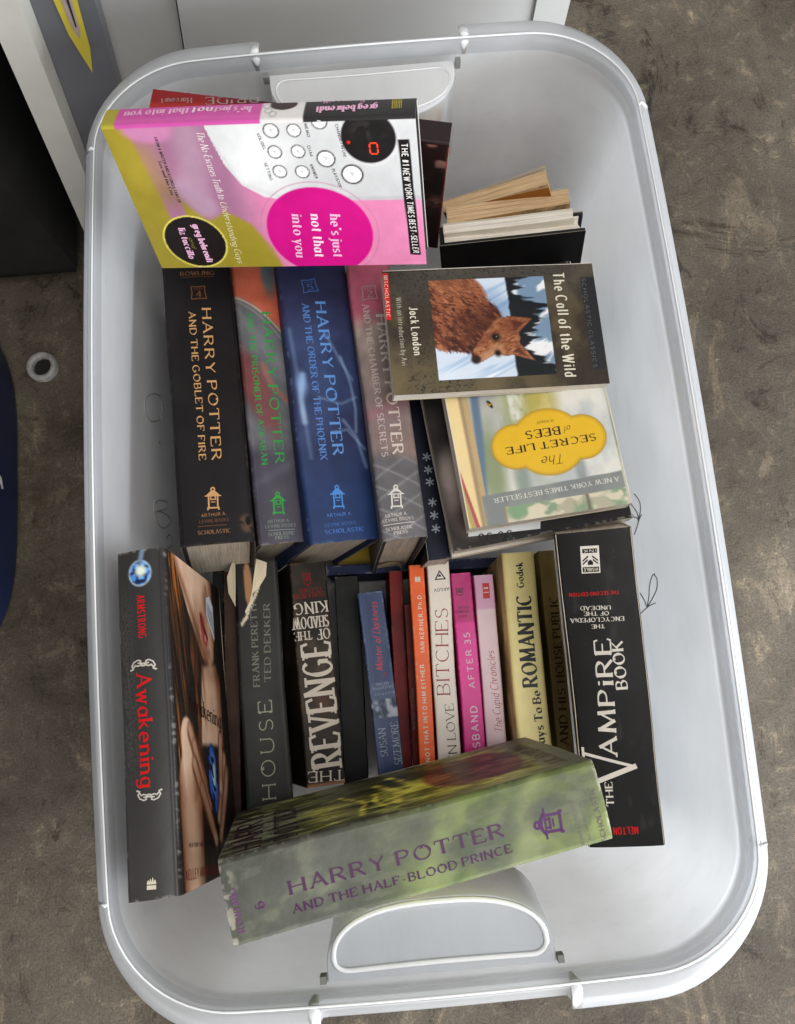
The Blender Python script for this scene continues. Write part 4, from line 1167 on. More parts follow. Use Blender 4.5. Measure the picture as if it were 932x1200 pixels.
# ------------------------------------------------------------------ the books themselves
POSE = {
 'goblet': {'dims': [0.24, 0.115, 0.055], 'M': [[0.9798, -0.0498, 0.1935], [0.0326, 0.9953, 0.0912], [-0.1971, -0.0831, 0.9769]], 'loc': [-0.1433, 0.087, -0.0667]},
 'azkaban': {'dims': [0.24, 0.157, 0.038], 'M': [[0.9614, -0.0357, 0.2727], [0.0465, 0.9984, -0.0333], [-0.2711, 0.0447, 0.9615]], 'loc': [-0.1005, 0.0912, -0.0984]},
 'phoenix': {'dims': [0.24, 0.157, 0.06], 'M': [[0.9477, -0.0488, 0.3155], [0.0538, 0.9985, -0.0072], [-0.3147, 0.0238, 0.9489]], 'loc': [-0.0504, 0.0878, -0.0978]},
 'chamber': {'dims': [0.24, 0.157, 0.036], 'M': [[0.9943, -0.0447, 0.0971], [0.0408, 0.9983, 0.0418], [-0.0988, -0.0376, 0.9944]], 'loc': [-0.0031, 0.0828, -0.0864]},
 'stars': {'dims': [0.215, 0.14, 0.02], 'M': [[0.996, -0.0347, 0.0822], [0.0362, 0.9992, -0.0168], [-0.0815, 0.0197, 0.9965]], 'loc': [0.026, 0.0576, -0.1237]},
 'hjn': {'dims': [0.195, 0.1133, 0.0178], 'M': [[-0.1571, 0.9862, -0.0516], [-0.9277, -0.1295, 0.3502], [0.3387, 0.1029, 0.9353]], 'loc': [-0.0675, 0.2034, 0.1027]},
 'bride': {'dims': [0.21, 0.14, 0.018], 'M': [[-0.2066, 0.9782, 0.0195], [-0.9784, -0.2067, 0.0009], [0.0049, -0.0189, 0.9998]], 'loc': [-0.0458, 0.2462, 0.0392]},
 'call': {'dims': [0.1671, 0.1013, 0.013], 'M': [[0.1092, 0.994, -0.0088], [-0.0052, 0.0094, 0.9999], [0.994, -0.1092, 0.0062]], 'loc': [0.0843, 0.1661, -0.0522]},
 'bees': {'dims': [0.1958, 0.1272, 0.016], 'M': [[0.0389, 0.0808, 0.996], [0.0196, -0.9966, 0.0801], [0.9991, 0.0164, -0.0403]], 'loc': [0.1685, 0.0701, -0.0741]},
 'photo': {'dims': [0.2217, 0.1444, 0.02], 'M': [[-0.0209, 0.1003, 0.9947], [-0.0139, -0.9949, 0.1], [0.9997, -0.0118, 0.0222]], 'loc': [0.1722, 0.0763, -0.0999]},
 'awakening': {'dims': [0.216, 0.1395, 0.033], 'M': [[0.9982, -0.0488, -0.035], [0.0526, 0.9918, 0.1165], [0.029, -0.1182, 0.9926]], 'loc': [-0.1723, -0.1491, 0.0127]},
 'house': {'dims': [0.22, 0.14, 0.0375], 'M': [[-0.9721, 0.0138, 0.234], [-0.0107, -0.9998, 0.0148], [0.2342, 0.0119, 0.9721]], 'loc': [-0.126, -0.1455, -0.1499]},
 'revenge': {'dims': [0.1889, 0.1259, 0.033], 'M': [[-0.9318, 0.0189, 0.3625], [-0.01, -0.9996, 0.0263], [0.3629, 0.0209, 0.9316]], 'loc': [-0.0823, -0.1312, -0.1701]},
 'darkness': {'dims': [0.171, 0.105, 0.0228], 'M': [[-0.9994, 0.0327, 0.0101], [-0.0327, -0.9995, 0.0042], [0.0103, 0.0039, 0.9999]], 'loc': [-0.029, -0.1513, -0.1899]},
 'christmas': {'dims': [0.171, 0.105, 0.0076], 'M': [[-0.9997, -0.0231, -0.0021], [0.0231, -0.9997, 0.0003], [-0.0021, 0.0003, 1.0]], 'loc': [-0.0014, -0.1649, -0.2004]},
 'orange': {'dims': [0.205, 0.135, 0.0136], 'M': [[-0.9994, -0.0332, 0.0023], [0.0332, -0.9994, 0.0012], [0.0023, 0.0013, 1.0]], 'loc': [0.0079, -0.1487, -0.18]},
 'white': {'dims': [0.208, 0.137, 0.0195], 'M': [[-0.9995, -0.0309, 0.0072], [0.0309, -0.9995, -0.0039], [0.0074, -0.0037, 1.0]], 'loc': [0.0265, -0.1495, -0.175]},
 'magenta': {'dims': [0.205, 0.135, 0.018], 'M': [[-0.9998, -0.0184, 0.004], [0.0184, -0.9998, -0.0004], [0.004, -0.0003, 1.0]], 'loc': [0.048, -0.1593, -0.18]},
 'cupid': {'dims': [0.2, 0.135, 0.0173], 'M': [[-0.9997, -0.0253, 0.0055], [0.0253, -0.9997, 0.0005], [0.0055, 0.0007, 1.0]], 'loc': [0.0677, -0.1598, -0.185]},
 'romantic': {'dims': [0.2, 0.13, 0.028], 'M': [[-0.9997, -0.0205, 0.0143], [0.0207, -0.9997, 0.0129], [0.014, 0.0132, 0.9998]], 'loc': [0.097, -0.1452, -0.1599]},
 'beige': {'dims': [0.205, 0.135, 0.0144], 'M': [[-0.9997, -0.0166, 0.0185], [0.0164, -0.9998, -0.0071], [0.0186, -0.0067, 0.9998]], 'loc': [0.1257, -0.1461, -0.1804]},
 'vampire': {'dims': [0.2338, 0.111, 0.0553], 'M': [[-0.9821, 0.022, -0.1872], [0.0157, -0.9802, -0.1974], [-0.1878, -0.1968, 0.9623]], 'loc': [0.1414, -0.1629, -0.0703]},
 'prince': {'dims': [0.237, 0.157, 0.0494], 'M': [[-0.142, -0.9817, 0.127], [0.9893, -0.1451, -0.0161], [0.0342, 0.1233, 0.9918]], 'loc': [-0.0065, -0.2433, 0.0196]},
 'blackhc': {'dims': [0.1876, 0.1197, 0.0195], 'M': [[-0.0341, -0.0815, -0.9961], [-0.9853, 0.1698, 0.0198], [0.1675, 0.9821, -0.0861]], 'loc': [0.0596, 0.1968, -0.1714]},
 'whitepb': {'dims': [0.1891, 0.1065, 0.01], 'M': [[-0.0413, -0.1158, -0.9924], [-0.9925, 0.1193, 0.0274], [0.1153, 0.9861, -0.1199]], 'loc': [0.0671, 0.2056, -0.1685]},
 'tanpb': {'dims': [0.1666, 0.1019, 0.017], 'M': [[-0.0262, -0.1258, -0.9917], [-0.9928, 0.1194, 0.0111], [0.117, 0.9849, -0.128]], 'loc': [0.0711, 0.224, -0.1642]},
 'orangepb': {'dims': [0.1501, 0.0901, 0.012], 'M': [[0.0005, -0.3331, -0.9429], [-0.9925, 0.115, -0.0411], [0.1222, 0.9359, -0.3305]], 'loc': [0.0837, 0.2376, -0.1621]},
}
TEXT = {
 'goblet': [
  ['spine', 'HARRY POTTER', 'serif', 1.65, 76.28, 0.38, -53.49, 7.07, (0.76, 0.58, 0.38)],
  ['spine', 'AND THE GOBLET OF FIRE', 'serif', -8.86, 73.7, -9.15, -52.81, 5.02, (0.76, 0.58, 0.38)],
  ['spine', 'ROWLING', 'serif', -13.07, 107.37, 13.36, 107.75, 3.64, (0.46, 0.32, 0.22)],
  ['spine', 'icon:rule', 'serif', -13.19, 105.43, 13.21, 105.8, 0.71, (0.35, 0.22, 0.13)],
  ['spine', '4', 'icon:year', -6.24, 85.02, 6.18, 85.29, 12.46, (0.42, 0.27, 0.16)],
  ['spine', 'icon:lantern', 'serif', -7.18, -92.77, 4.59, -93.27, 17.44, (0.76, 0.58, 0.38)],
  ['spine', 'ARTHUR A.', 'sans', -10.47, -98.67, 8.0, -98.34, 2.4, (0.6, 0.43, 0.28)],
  ['spine', 'LEVINE BOOKS', 'sans', -12.1, -103.25, 9.19, -103.2, 2.39, (0.42, 0.28, 0.2)],
  ['spine', 'icon:rule', 'serif', -13.6, -105.94, 7.38, -106.36, 0.6, (0.4, 0.25, 0.15)],
  ['spine', 'SCHOLASTIC', 'serif', -13.8, -112.02, 9.82, -112.24, 3.03, (0.5, 0.36, 0.25)],
 ],
 'azkaban': [
  ['spine', 'HARRY POTTER', 'serif', 1.89, 74.62, 0.72, -54.05, 7.47, (0.22, 0.6, 0.28)],
  ['spine', 'AND THE PRISONER OF AZKABAN', 'serif', -10.6, 74.74, -10.27, -54.69, 4.58, (0.22, 0.6, 0.28)],
  ['spine', 'icon:lantern', 'serif', -6.94, -95.94, 5.72, -96.46, 18.09, (0.2, 0.62, 0.26)],
  ['spine', 'ARTHUR A.', 'sans', -10.07, -103.09, 7.74, -103.09, 2.49, (0.5, 0.55, 0.5)],
  ['spine', 'LEVINE BOOKS', 'sans', -12.14, -106.85, 11.99, -107.17, 2.49, (0.5, 0.55, 0.5)],
  ['spine', 'icon:rule', 'serif', -10.2, -109.22, 10.73, -109.79, 0.62, (0.5, 0.55, 0.5)],
  ['spine', 'SCHOLASTIC', 'serif', -10.61, -113.36, 10.31, -113.72, 2.62, (0.5, 0.55, 0.5)],
  ['spine', 'PRESS', 'serif', -5.39, -116.77, 5.09, -116.72, 2.48, (0.5, 0.55, 0.5)],
 ],
 'phoenix': [
  ['spine', 'HARRY POTTER', 'serif', -1.92, 83.16, -1.93, -48.73, 8.8, (0.38, 0.58, 0.85)],
  ['spine', 'AND THE ORDER OF THE PHOENIX', 'serif', -13.3, 81.92, -12.75, -51.88, 5.44, (0.34, 0.5, 0.76)],
  ['spine', '5', 'icon:year', -10.81, 91.58, 2.56, 93.32, 11.92, (0.3, 0.42, 0.68)],
  ['spine', 'ROWLING', 'serif', -18.89, 111.15, 4.05, 112.92, 3.47, (0.14, 0.2, 0.42)],
  ['spine', 'icon:lantern', 'serif', -9.22, -92.44, 2.78, -92.86, 18.77, (0.3, 0.55, 0.85)],
  ['spine', 'ARTHUR A.', 'sans', -13.84, -99.49, 7.02, -99.17, 2.48, (0.33, 0.5, 0.78)],
  ['spine', 'LEVINE BOOKS', 'sans', -16.04, -107.17, 9.06, -106.79, 2.47, (0.27, 0.42, 0.7)],
  ['spine', 'SCHOLASTIC', 'serif', -16.76, -112.98, 15.38, -112.79, 3.28, (0.3, 0.46, 0.76)],
 ],
 'chamber': [
  ['spine', 'HARRY POTTER', 'serif', 0.84, 68.51, -1.39, -51.22, 8.51, (0.86, 0.8, 0.76)],
  ['spine', 'AND THE CHAMBER OF SECRETS', 'serif', -9.03, 79.57, -10.25, -52.16, 4.97, (0.8, 0.72, 0.7)],
  ['spine', '2', 'icon:year', -8.57, 83.33, 4.33, 83.39, 13.14, (0.75, 0.6, 0.62)],
  ['spine', 'icon:lantern', 'serif', -9.97, -94.59, 2.34, -95.47, 18.51, (0.85, 0.83, 0.8)],
  ['spine', 'ARTHUR A.', 'sans', -13.78, -101.97, 3.92, -101.52, 2.58, (0.82, 0.78, 0.74)],
  ['spine', 'LEVINE BOOKS', 'sans', -15.68, -105.64, 8.18, -105.41, 2.44, (0.82, 0.78, 0.74)],
  ['spine', 'icon:rule', 'serif', -15.98, -108.03, 8.79, -107.91, 0.61, (0.82, 0.78, 0.74)],
  ['spine', 'SCHOLASTIC', 'serif', -14.2, -112.58, 6.73, -112.53, 2.57, (0.82, 0.78, 0.74)],
  ['spine', 'PRESS', 'serif', -8.5, -116.12, 1.98, -115.87, 2.43, (0.82, 0.78, 0.74)],
 ],
 'prince': [
  ['spine', 'HARRY POTTER', 'serif', -4.5, 80.48, -4.49, -51.08, 7.86, (0.25, 0.06, 0.25)],
  ['spine', 'AND THE HALF-BLOOD PRINCE', 'serif', -15.24, 81.11, -14.78, -53.73, 4.73, (0.25, 0.06, 0.25)],
  ['spine', '6', 'serif', -6.85, 96.75, -3.64, 96.89, 5.31, (0.3, 0.1, 0.3)],
  ['spine', 'icon:lantern', 'serif', -14.3, -88.28, 3.5, -89.79, 17.98, (0.27, 0.05, 0.3)],
  ['spine', 'ROWLING', 'serif', -17.04, 110.26, 7.83, 111.21, 3.81, (0.36, 0.22, 0.36)],
  ['spine', 'ARTHUR A. LEVINE BOOKS', 'sans', -23.37, -100.12, 5.42, -99.01, 2.29, (0.42, 0.4, 0.36)],
  ['spine', 'AN IMPRINT OF', 'sans', -21.24, -104.7, 2.64, -104.37, 1.64, (0.42, 0.4, 0.36)],
  ['spine', 'SCHOLASTIC', 'serif', -24.36, -114.54, 9.33, -113.66, 3.3, (0.36, 0.33, 0.32)],
 ],
 'awakening': [
  ['spine', 'ARMSTRONG', 'cond', -2.47, 76.68, -2.09, 48.43, 4.81, (0.8, 0.06, 0.07)],
  ['spine', 'Awakening', 'condserif', -4.87, 25.12, -4.9, -43.5, 8.81, (0.8, 0.06, 0.07)],
  ['spine', 'icon:flourish', 'serif', -8.83, 28.68, 8.29, 27.67, 5.99, (0.75, 0.72, 0.68)],
  ['spine', 'icon:flourishdown', 'serif', -8.13, -51.34, 7.8, -52.36, 5.45, (0.75, 0.72, 0.68)],
  ['spine', 'icon:flame', 'serif', -3.59, -102.12, 2.25, -102.44, 6.52, (0.85, 0.8, 0.72)],
  ['front', 'Awakening', 'condserif', 35.65, 3.07, 115.7, -6.49, 11.51, (0.16, 0.02, 0.03)],
  ['front', 'NEW YORK TIMES BESTSELLER', 'sans', 19.56, -82.99, 75.82, -87.16, 2.49, (0.05, 0.03, 0.03)],
  ['front', 'KELLEY ARMSTRONG', 'cond', 10.74, -101.15, 83.4, -105.59, 5.72, (0.5, 0.04, 0.04)],
 ],
 'house': [
  ['spine', 'HOUSE', 'sansthin', -4.56, 83.89, -6.34, 6.9, 10.95, (0.58, 0.59, 0.5)],
  ['spine', 'FRANK PERETTI', 'serif', 2.07, -6.22, 1.81, -73.83, 5.25, (0.44, 0.44, 0.39)],
  ['spine', 'TED DEKKER', 'serif', -7.21, -9.4, -9.52, -73.74, 5.29, (0.44, 0.44, 0.39)],
 ],
 'revenge': [
  ['spine', 'REVENGE', 'chunk', -14.57, 78.08, -13.62, -22.5, 25.42, (0.78, 0.74, 0.68)],
  ['spine', 'THE', 'chunk', -15.91, 83.82, 14.4, 81.82, 8.28, (0.78, 0.74, 0.68)],
  ['spine', 'OF', 'chunk', -13.83, -36.13, -3.1, -35.36, 8.9, (0.78, 0.74, 0.68)],
  ['spine', 'THE', 'chunk', 2.38, -34.73, 16.51, -34.25, 7.36, (0.78, 0.74, 0.68)],
  ['spine', 'SHADOW', 'chunk', -13.75, -47.39, 17.28, -46.27, 9.71, (0.78, 0.74, 0.68)],
  ['spine', 'KING', 'chunk', -13.25, -60.08, 15.74, -58.75, 9.77, (0.78, 0.74, 0.68)],
  ['spine', 'DEREK BENZ', 'sans', -11.76, -68.22, 15.92, -66.54, 3.77, (0.5, 0.08, 0.08)],
  ['spine', 'J.S. LEWIS', 'sans', -10.45, -72.06, 9.45, -71.46, 3.4, (0.5, 0.08, 0.08)],
  ['spine', 'icon:orchid', 'serif', -1.92, -84.91, 6.33, -84.52, 10.61, (0.45, 0.05, 0.06)],
 ],
 'darkness': [
  ['spine', 'Master of Darkness', 'script', -3.12, -15.65, -5.15, -76.09, 6.03, (0.85, 0.16, 0.2)],
  ['spine', 'icon:tick', 'serif', -5.7, -12.43, -2.79, -12.78, 3.69, (0.62, 0.05, 0.09)],
  ['spine', 'SUSAN', 'serifthin', 1.32, 57.1, 1.33, 33.67, 6.28, (0.6, 0.63, 0.68)],
  ['spine', 'SIZEMORE', 'serifthin', -10.12, 65.13, -10.2, 29.55, 6.27, (0.6, 0.63, 0.68)],
  ['spine', 'USA Today', 'sans', -6.04, -5.48, 4.69, -4.84, 2.5, (0.5, 0.55, 0.64)],
  ['spine', 'bestselling', 'sans', -9.4, -2.03, 8.05, -1.23, 2.65, (0.5, 0.55, 0.64)],
  ['spine', 'author', 'sans', -10.07, 3.34, 7.62, 3.61, 2.64, (0.5, 0.55, 0.64)],
 ],
 'christmas': [
  ['spine', 'lust for christmas', 'sans', 0.31, 24.01, -0.44, -11.47, 2.41, (0.5, 0.46, 0.45)],
 ],
 'orange': [
  ['spine', 'BE NOT THAT INTO HIM EITHER', 'sansbold', -2.29, 75.2, -1.13, -15.29, 3.49, (0.85, 0.82, 0.76)],
  ['spine', 'IAN KERNER, Ph.D.', 'sansbold', -2.52, -25.94, -2.95, -77.18, 3.43, (0.85, 0.82, 0.76)],
  ['spine', 'icon:twin', 'serif', -3.0, -91.99, 1.93, -92.09, 4.57, (0.85, 0.82, 0.76)],
 ],
 'white': [
  ['spine', 'BITCHES', 'serifthin', -4.0, 10.82, -6.18, -61.94, 11.01, (0.55, 0.03, 0.05)],
  ['spine', 'WHY MEN LOVE', 'serifthin', -6.39, 107.31, -5.96, 19.33, 7.16, (0.03, 0.03, 0.05)],
  ['spine', 'ARGOV', 'sans', -8.11, -80.97, 5.0, -80.08, 2.7, (0.05, 0.05, 0.05)],
  ['spine', 'icon:triangle', 'serif', -5.5, -95.69, 3.19, -95.52, 7.19, (0.03, 0.03, 0.03)],
 ],
 'magenta': [
  ['spine', 'HUSBAND', 'sansbold', -4.47, 62.73, -4.04, 13.02, 5.68, (0.88, 0.75, 0.82)],
  ['spine', 'FIND A', 'sansbold', -4.63, 85.7, -4.47, 66.92, 5.64, (0.88, 0.75, 0.82)],
  ['spine', 'AFTER 35', 'sansbold', -3.87, -2.16, -3.1, -49.93, 4.89, (0.86, 0.7, 0.8)],
  ['spine', 'RACHEL', 'sans', -4.31, -72.89, 5.59, -72.98, 2.25, (0.35, 0.02, 0.2)],
  ['spine', 'GREENWALD', 'sans', -4.9, -69.27, 7.37, -69.52, 2.25, (0.35, 0.02, 0.2)],
  ['spine', 'M.B.A.', 'sans', -2.17, -65.29, 5.0, -65.48, 2.24, (0.35, 0.02, 0.2)],
  ['spine', 'icon:orchid', 'serif', -1.73, -88.67, 5.81, -88.58, 6.05, (0.35, 0.02, 0.2)],
 ],
 'cupid': [
  ['spine', 'The Cupid Chronicles', 'script', -6.15, 37.04, -3.76, -32.5, 6.65, (0.65, 0.12, 0.15)],
  ['spine', 'icon:logoblock', 'serif', -4.54, -92.58, 1.53, -92.65, 13.73, (0.75, 0.03, 0.05)],
 ],
 'romantic': [
  ['spine', 'Godek', 'serif', -2.93, -69.52, -3.54, -90.59, 5.9, (0.03, 0.028, 0.025)],
  ['spine', 'ROMANTIC', 'serif', -7.09, 13.73, -8.12, -62.21, 12.25, (0.03, 0.028, 0.025)],
  ['spine', '1001 Ways To Be', 'serif', -8.18, 90.28, -8.39, 18.74, 6.7, (0.03, 0.028, 0.025)],
 ],
 'beige': [
  ['spine', 'HOUSE PUBLIC', 'serif', -4.22, 12.67, -5.59, -61.04, 6.69, (0.22, 0.175, 0.09)],
  ['spine', 'AND HIS', 'serif', -2.52, 65.37, -4.34, 18.97, 6.6, (0.22, 0.175, 0.09)],
 ],
 'vampire': [
  ['spine', 'THE', 'serif', 5.48, 85.98, 5.18, 68.88, 5.19, (0.82, 0.79, 0.74)],
  ['spine', 'V', 'serifthin', -12.09, 70.16, -11.71, 45.62, 36.34, (0.82, 0.79, 0.74)],
  ['spine', 'AMPiRE', 'serif', -0.55, 48.55, -3.68, -35.92, 11.55, (0.82, 0.79, 0.74)],
  ['spine', 'BOOK', 'serif', -12.06, -0.09, -12.2, -34.26, 7.86, (0.82, 0.79, 0.74)],
  ['spine', 'THE SECOND EDITION', 'sansbold', -13.9, -71.68, 21.72, -72.48, 2.49, (0.75, 0.06, 0.05)],
  ['spine', 'THE', 'serif', -0.68, -48.01, 8.17, -48.22, 2.88, (0.82, 0.79, 0.74)],
  ['spine', 'ENCYCLOPEDiA', 'serif', -15.04, -52.41, 22.68, -53.78, 3.0, (0.82, 0.79, 0.74)],
  ['spine', 'OF THE', 'serif', -4.76, -57.1, 12.49, -58.03, 2.88, (0.82, 0.79, 0.74)],
  ['spine', 'UNDEAD', 'serif', -6.56, -61.2, 14.63, -62.29, 2.88, (0.82, 0.79, 0.74)],
  ['spine', 'icon:ink', 'serif', -3.11, -105.72, 10.25, -106.22, 20.0, (0.82, 0.79, 0.74)],
  ['spine', 'MELTON', 'sansbold', -9.31, 102.12, 8.16, 102.51, 5.02, (0.7, 0.05, 0.05)],
 ],
 'call': [
  ['front', 'The Call of the Wild', 'cond', 8.34, 50.66, 94.08, 49.23, 8.62, (0.85, 0.82, 0.74)],
  ['front', 'Jack London', 'cond', 31.88, -65.43, 70.47, -65.61, 6.24, (0.85, 0.82, 0.74)],
  ['front', 'With an introduction by Avi', 'sans', 23.39, -74.84, 78.16, -75.46, 3.94, (0.62, 0.6, 0.54)],
  ['front', 'SCHOLASTIC CLASSICS', 'sans', 13.85, 73.22, 87.91, 72.51, 2.92, (0.38, 0.38, 0.38)],
  ['front', 'SCHOLASTIC', 'sansbold', 9.28, -82.71, 38.98, -83.45, 2.63, (0.88, 0.7, 0.66)],
  ['front', 'icon:books', 'serif', 5.13, -82.33, 7.76, -82.37, 2.63, (0.88, 0.7, 0.66)],
 ],
 'bees': [
  ['front', 'SECRET LIFE', 'serif', 17.43, 39.52, 87.62, 40.31, 5.42, (0.1, 0.07, 0.02)],
  ['front', 'BEES', 'serif', 44.16, 29.8, 70.14, 29.68, 6.13, (0.1, 0.07, 0.02)],
  ['front', 'of', 'script', 35.0, 30.05, 40.37, 30.4, 4.75, (0.1, 0.07, 0.02)],
  ['front', 'The', 'script', 44.43, 51.23, 62.04, 51.78, 7.38, (0.1, 0.07, 0.02)],
  ['front', 'a novel', 'script', 46.71, 23.32, 59.56, 22.89, 3.15, (0.25, 0.2, 0.05)],
  ['front', 'A NEW YORK TIMES BESTSELLER', 'serif', 6.62, 75.76, 104.62, 77.89, 3.58, (0.8, 0.79, 0.75)],
 ],
 'hjn': [
  ['front', "he's just", 'serif', 69.39, 35.29, 104.68, 32.33, 6.89, (0.88, 0.66, 0.78)],
  ['front', 'not that', 'serifbold', 69.06, 22.18, 104.42, 19.05, 6.91, (0.9, 0.78, 0.84)],
  ['front', 'into you', 'serif', 68.72, 9.29, 104.16, 5.42, 6.91, (0.88, 0.66, 0.78)],
  ['front', 'THE #1', 'sansbold', 18.59, 87.68, 33.57, 87.37, 3.65, (0.85, 0.83, 0.8)],
  ['front', 'NEW YORK TIMES BEST-SELLER', 'sansital', 35.53, 87.2, 102.63, 88.94, 3.77, (0.85, 0.83, 0.8)],
  ['front', 'The No-Excuses Truth to', 'script', 6.13, -38.31, 54.86, -37.35, 4.91, (0.9, 0.84, 0.84)],
  ['front', 'Understanding Guys', 'script', 57.35, -37.52, 109.47, -38.95, 4.67, (0.9, 0.86, 0.7)],
  ['front', 'FROM A WRITER AND A CONSULTANT OF', 'sans', 9.13, -66.12, 57.19, -66.15, 1.88, (0.1, 0.08, 0.04)],
  ['front', 'Sex and the City', 'serif', 25.64, -69.21, 50.87, -68.94, 1.94, (0.1, 0.08, 0.04)],
  ['front', 'greg behrendt', 'serifbold', 75.42, -62.35, 108.32, -61.57, 4.92, (0.88, 0.66, 0.78)],
  ['front', 'and', 'script', 86.12, -68.62, 95.2, -68.64, 3.11, (0.6, 0.55, 0.2)],
  ['front', 'liz tuccillo', 'serifbold', 78.17, -73.44, 104.43, -73.94, 4.9, (0.88, 0.66, 0.78)],
  ['front', '0', 'icon:digit', 16.44, 64.21, 23.95, 63.49, 11.47, (0.85, 0.12, 0.05)],
  ['front', 'MEMO', 'sans', 3.46, 30.23, 12.07, 30.78, 1.69, (0.08, 0.08, 0.08)],
  ['front', 'DIM', 'sans', 18.16, 29.38, 25.29, 30.04, 1.74, (0.08, 0.08, 0.08)],
  ['front', 'ANSWER', 'sans', 30.83, 28.76, 41.21, 30.68, 1.81, (0.08, 0.08, 0.08)],
  ['front', 'VOL/DEL', 'sans', 9.1, -0.31, 19.92, 1.56, 1.78, (0.08, 0.08, 0.08)],
  ['front', 'SETTING', 'sans', 29.31, -0.41, 42.06, 0.75, 1.81, (0.08, 0.08, 0.08)],
  ['front', 'PLAY/STOP', 'sans', 34.66, 42.24, 48.12, 44.98, 1.81, (0.08, 0.08, 0.08)],
  ['front', 'CHANGE / IN USE', 'sans', 4.67, 49.02, 26.55, 51.27, 1.68, (0.08, 0.08, 0.08)],
  ['spine', "he's just", 'serif', -4.15, -3.67, -4.77, -26.08, 6.12, (0.88, 0.66, 0.78)],
  ['spine', 'not', 'serifbold', -4.91, -28.32, -5.1, -40.73, 6.12, (0.9, 0.8, 0.85)],
  ['spine', 'that into you', 'serif', -5.09, -43.53, -3.77, -83.89, 6.25, (0.88, 0.66, 0.78)],
  ['spine', 'greg behrendt', 'serifbold', -2.02, 73.96, -1.21, 37.43, 5.88, (0.88, 0.66, 0.78)],
  ['spine', 'liz tuccillo', 'serifbold', -9.34, 65.65, -9.56, 37.68, 4.64, (0.7, 0.5, 0.6)],
  ['spine', 'icon:bars', 'serif', -8.52, 88.77, -8.27, 82.43, 11.1, (0.62, 0.55, 0.1)],
 ],
 'bride': [
  ['spine', 'BRIDE', 'serif', -12.08, -32.15, -6.06, -67.24, 5.38, (0.55, 0.48, 0.48)],
  ['spine', 'Harcourt', 'serif', -4.46, -77.27, -1.18, -97.94, 4.02, (0.55, 0.42, 0.42)],
 ],
}
def pose(k):
    p = POSE[k]
    return p['dims'], p['M'], p['loc']
def scale_pt(face, px): return px

def make_book(key, label, group, art, hard=False, mat=None, page=None, inner=(.72, .68, .6), res=.0012, B=.0, r=.0025, flare=0., bflare=0., board=(.1, .1, .1), extra=None, shape=None, pose_=None, name=None, th=.0005, inset=None):
    (H, D, T), M, loc = pose_ if pose_ else pose(key)
    bk = Book(key, H, D, T, M, loc, hard, B, r, th, flare, bflare)
    root = empty(name or ('hardcover_book' if hard else 'paperback_book'), bk.M)
    tag(root, label, 'book', group)
    mat = mat or (M_SATIN if hard else M_GLOSS)
    mb = MB()
    bk.shell(mb, res, art, inner, thk=.0004 if hard else th)
    if shape: shape(bk, mb)
    if key in TEXT: bk.letters(mb, TEXT[key])
    o = mb.build('dust_jacket' if hard else 'cover', mat, root, smooth=False)
    if hard:
        b2 = MB()
        bk2 = Book(key, H - .0008, D - .001, T - .0012, M, loc, True, B, max(r - .0006, .0008), .0026)
        bk2.key = key
        bk2.shell(b2, .006, lambda f, u, v: flat(u.shape, board), board, off=0.0, thk=.0026, H=H - .0008)
        ob = b2.build('book_board', M_BOARD, root)
        ob.location.z = -.0006
    p = MB()
    ins = inset if inset is not None else (.0042 if hard else .0005)
    tx = T / 2 - (.0036 if hard else th + .0001)
    zt = -.0045 if hard else -th - .0002
    nx = 9
    xs = np.linspace(-tx, tx, nx)
    yv = H / 2 - ins
    zb = -D + (.004 if hard else .0006)
    # page block with faintly uneven edges
    def ring(y, k):
        prof = []
        for x in xs: prof.append((x + 0, zt + (bulge(np.array(x), T, r, B) * .9 if hard else 0)))
        for x in xs[::-1]: prof.append((x, zb - (.0016 * (1 - (x / tx) ** 2) * (-1) if hard else 0)))
        return np.array([(x, y, z) for x, z in prof])
    ys = np.linspace(-yv, yv, 10)
    R = np.array([ring(y, k) for k, y in enumerate(ys)])
    R[..., 2] += (fbm(R[..., 0] * 900, R[..., 1] * 20, 7, 2) - .5) * .0007 * (R[..., 2] < -.01)
    R = np.concatenate([R, R[:, :1]], 1)
    R[:, :, 0] += flare * .5 * (R[:, :, 2] / D) ** 2 * (R[:, :, 0] > 0)
    R = bk.wobble(R)
    p.grid(R, 0, (.6, .55, .45), flip=True)
    for k, e in ((0, R[0]), (1, R[-1])):
        a = e[:nx]; b = e[nx:2 * nx][::-1]
        p.grid(np.stack([a, b], 1), 0, (.6, .55, .45), flip=(k == 1))
    p.build('page_block', page or (M_PG if hard else M_PGW), root)
    if extra: extra(bk, root)
    return bk, root

for (x, y, r) in [(0.00733, 0.00897, 0.00462), (0.00759, 0.0231, 0.00411), (0.00253, 0.03954, 0.00453), (0.02179, 0.00817, 0.00424), (0.02175, 0.02297, 0.00422), (0.02727, 0.03969, 0.00547), (0.03559, 0.00842, 0.00434), (0.03605, 0.02293, 0.00432), (0.03877, 0.05478, 0.00655)]:
    BUTTONS.append((x, y, r))

row_far = 'thick hardcovers standing in a row with spines up'
row_near = 'narrower books packed in the near row'
make_book('goblet', 'black hardcover with gold spine lettering and a torn corner, against the left bin wall', row_far, art_goblet, True, M_SATIN, B=.0012, r=.004, board=(.12, .06, .10))
make_book('azkaban', 'grey hardcover with green spine lettering and a red orange patch at its top end', row_far, art_azkaban, True, M_SATIN, B=.002, r=.004, board=(.22, .12, .2))
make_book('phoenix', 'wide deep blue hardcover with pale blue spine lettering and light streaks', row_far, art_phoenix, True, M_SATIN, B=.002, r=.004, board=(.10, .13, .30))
make_book('chamber', 'pink and grey hardcover with white spine lettering, partly under the dog cover paperback', row_far, art_chamber, True, M_SATIN, B=.002, r=.004, board=(.17, .18, .2))

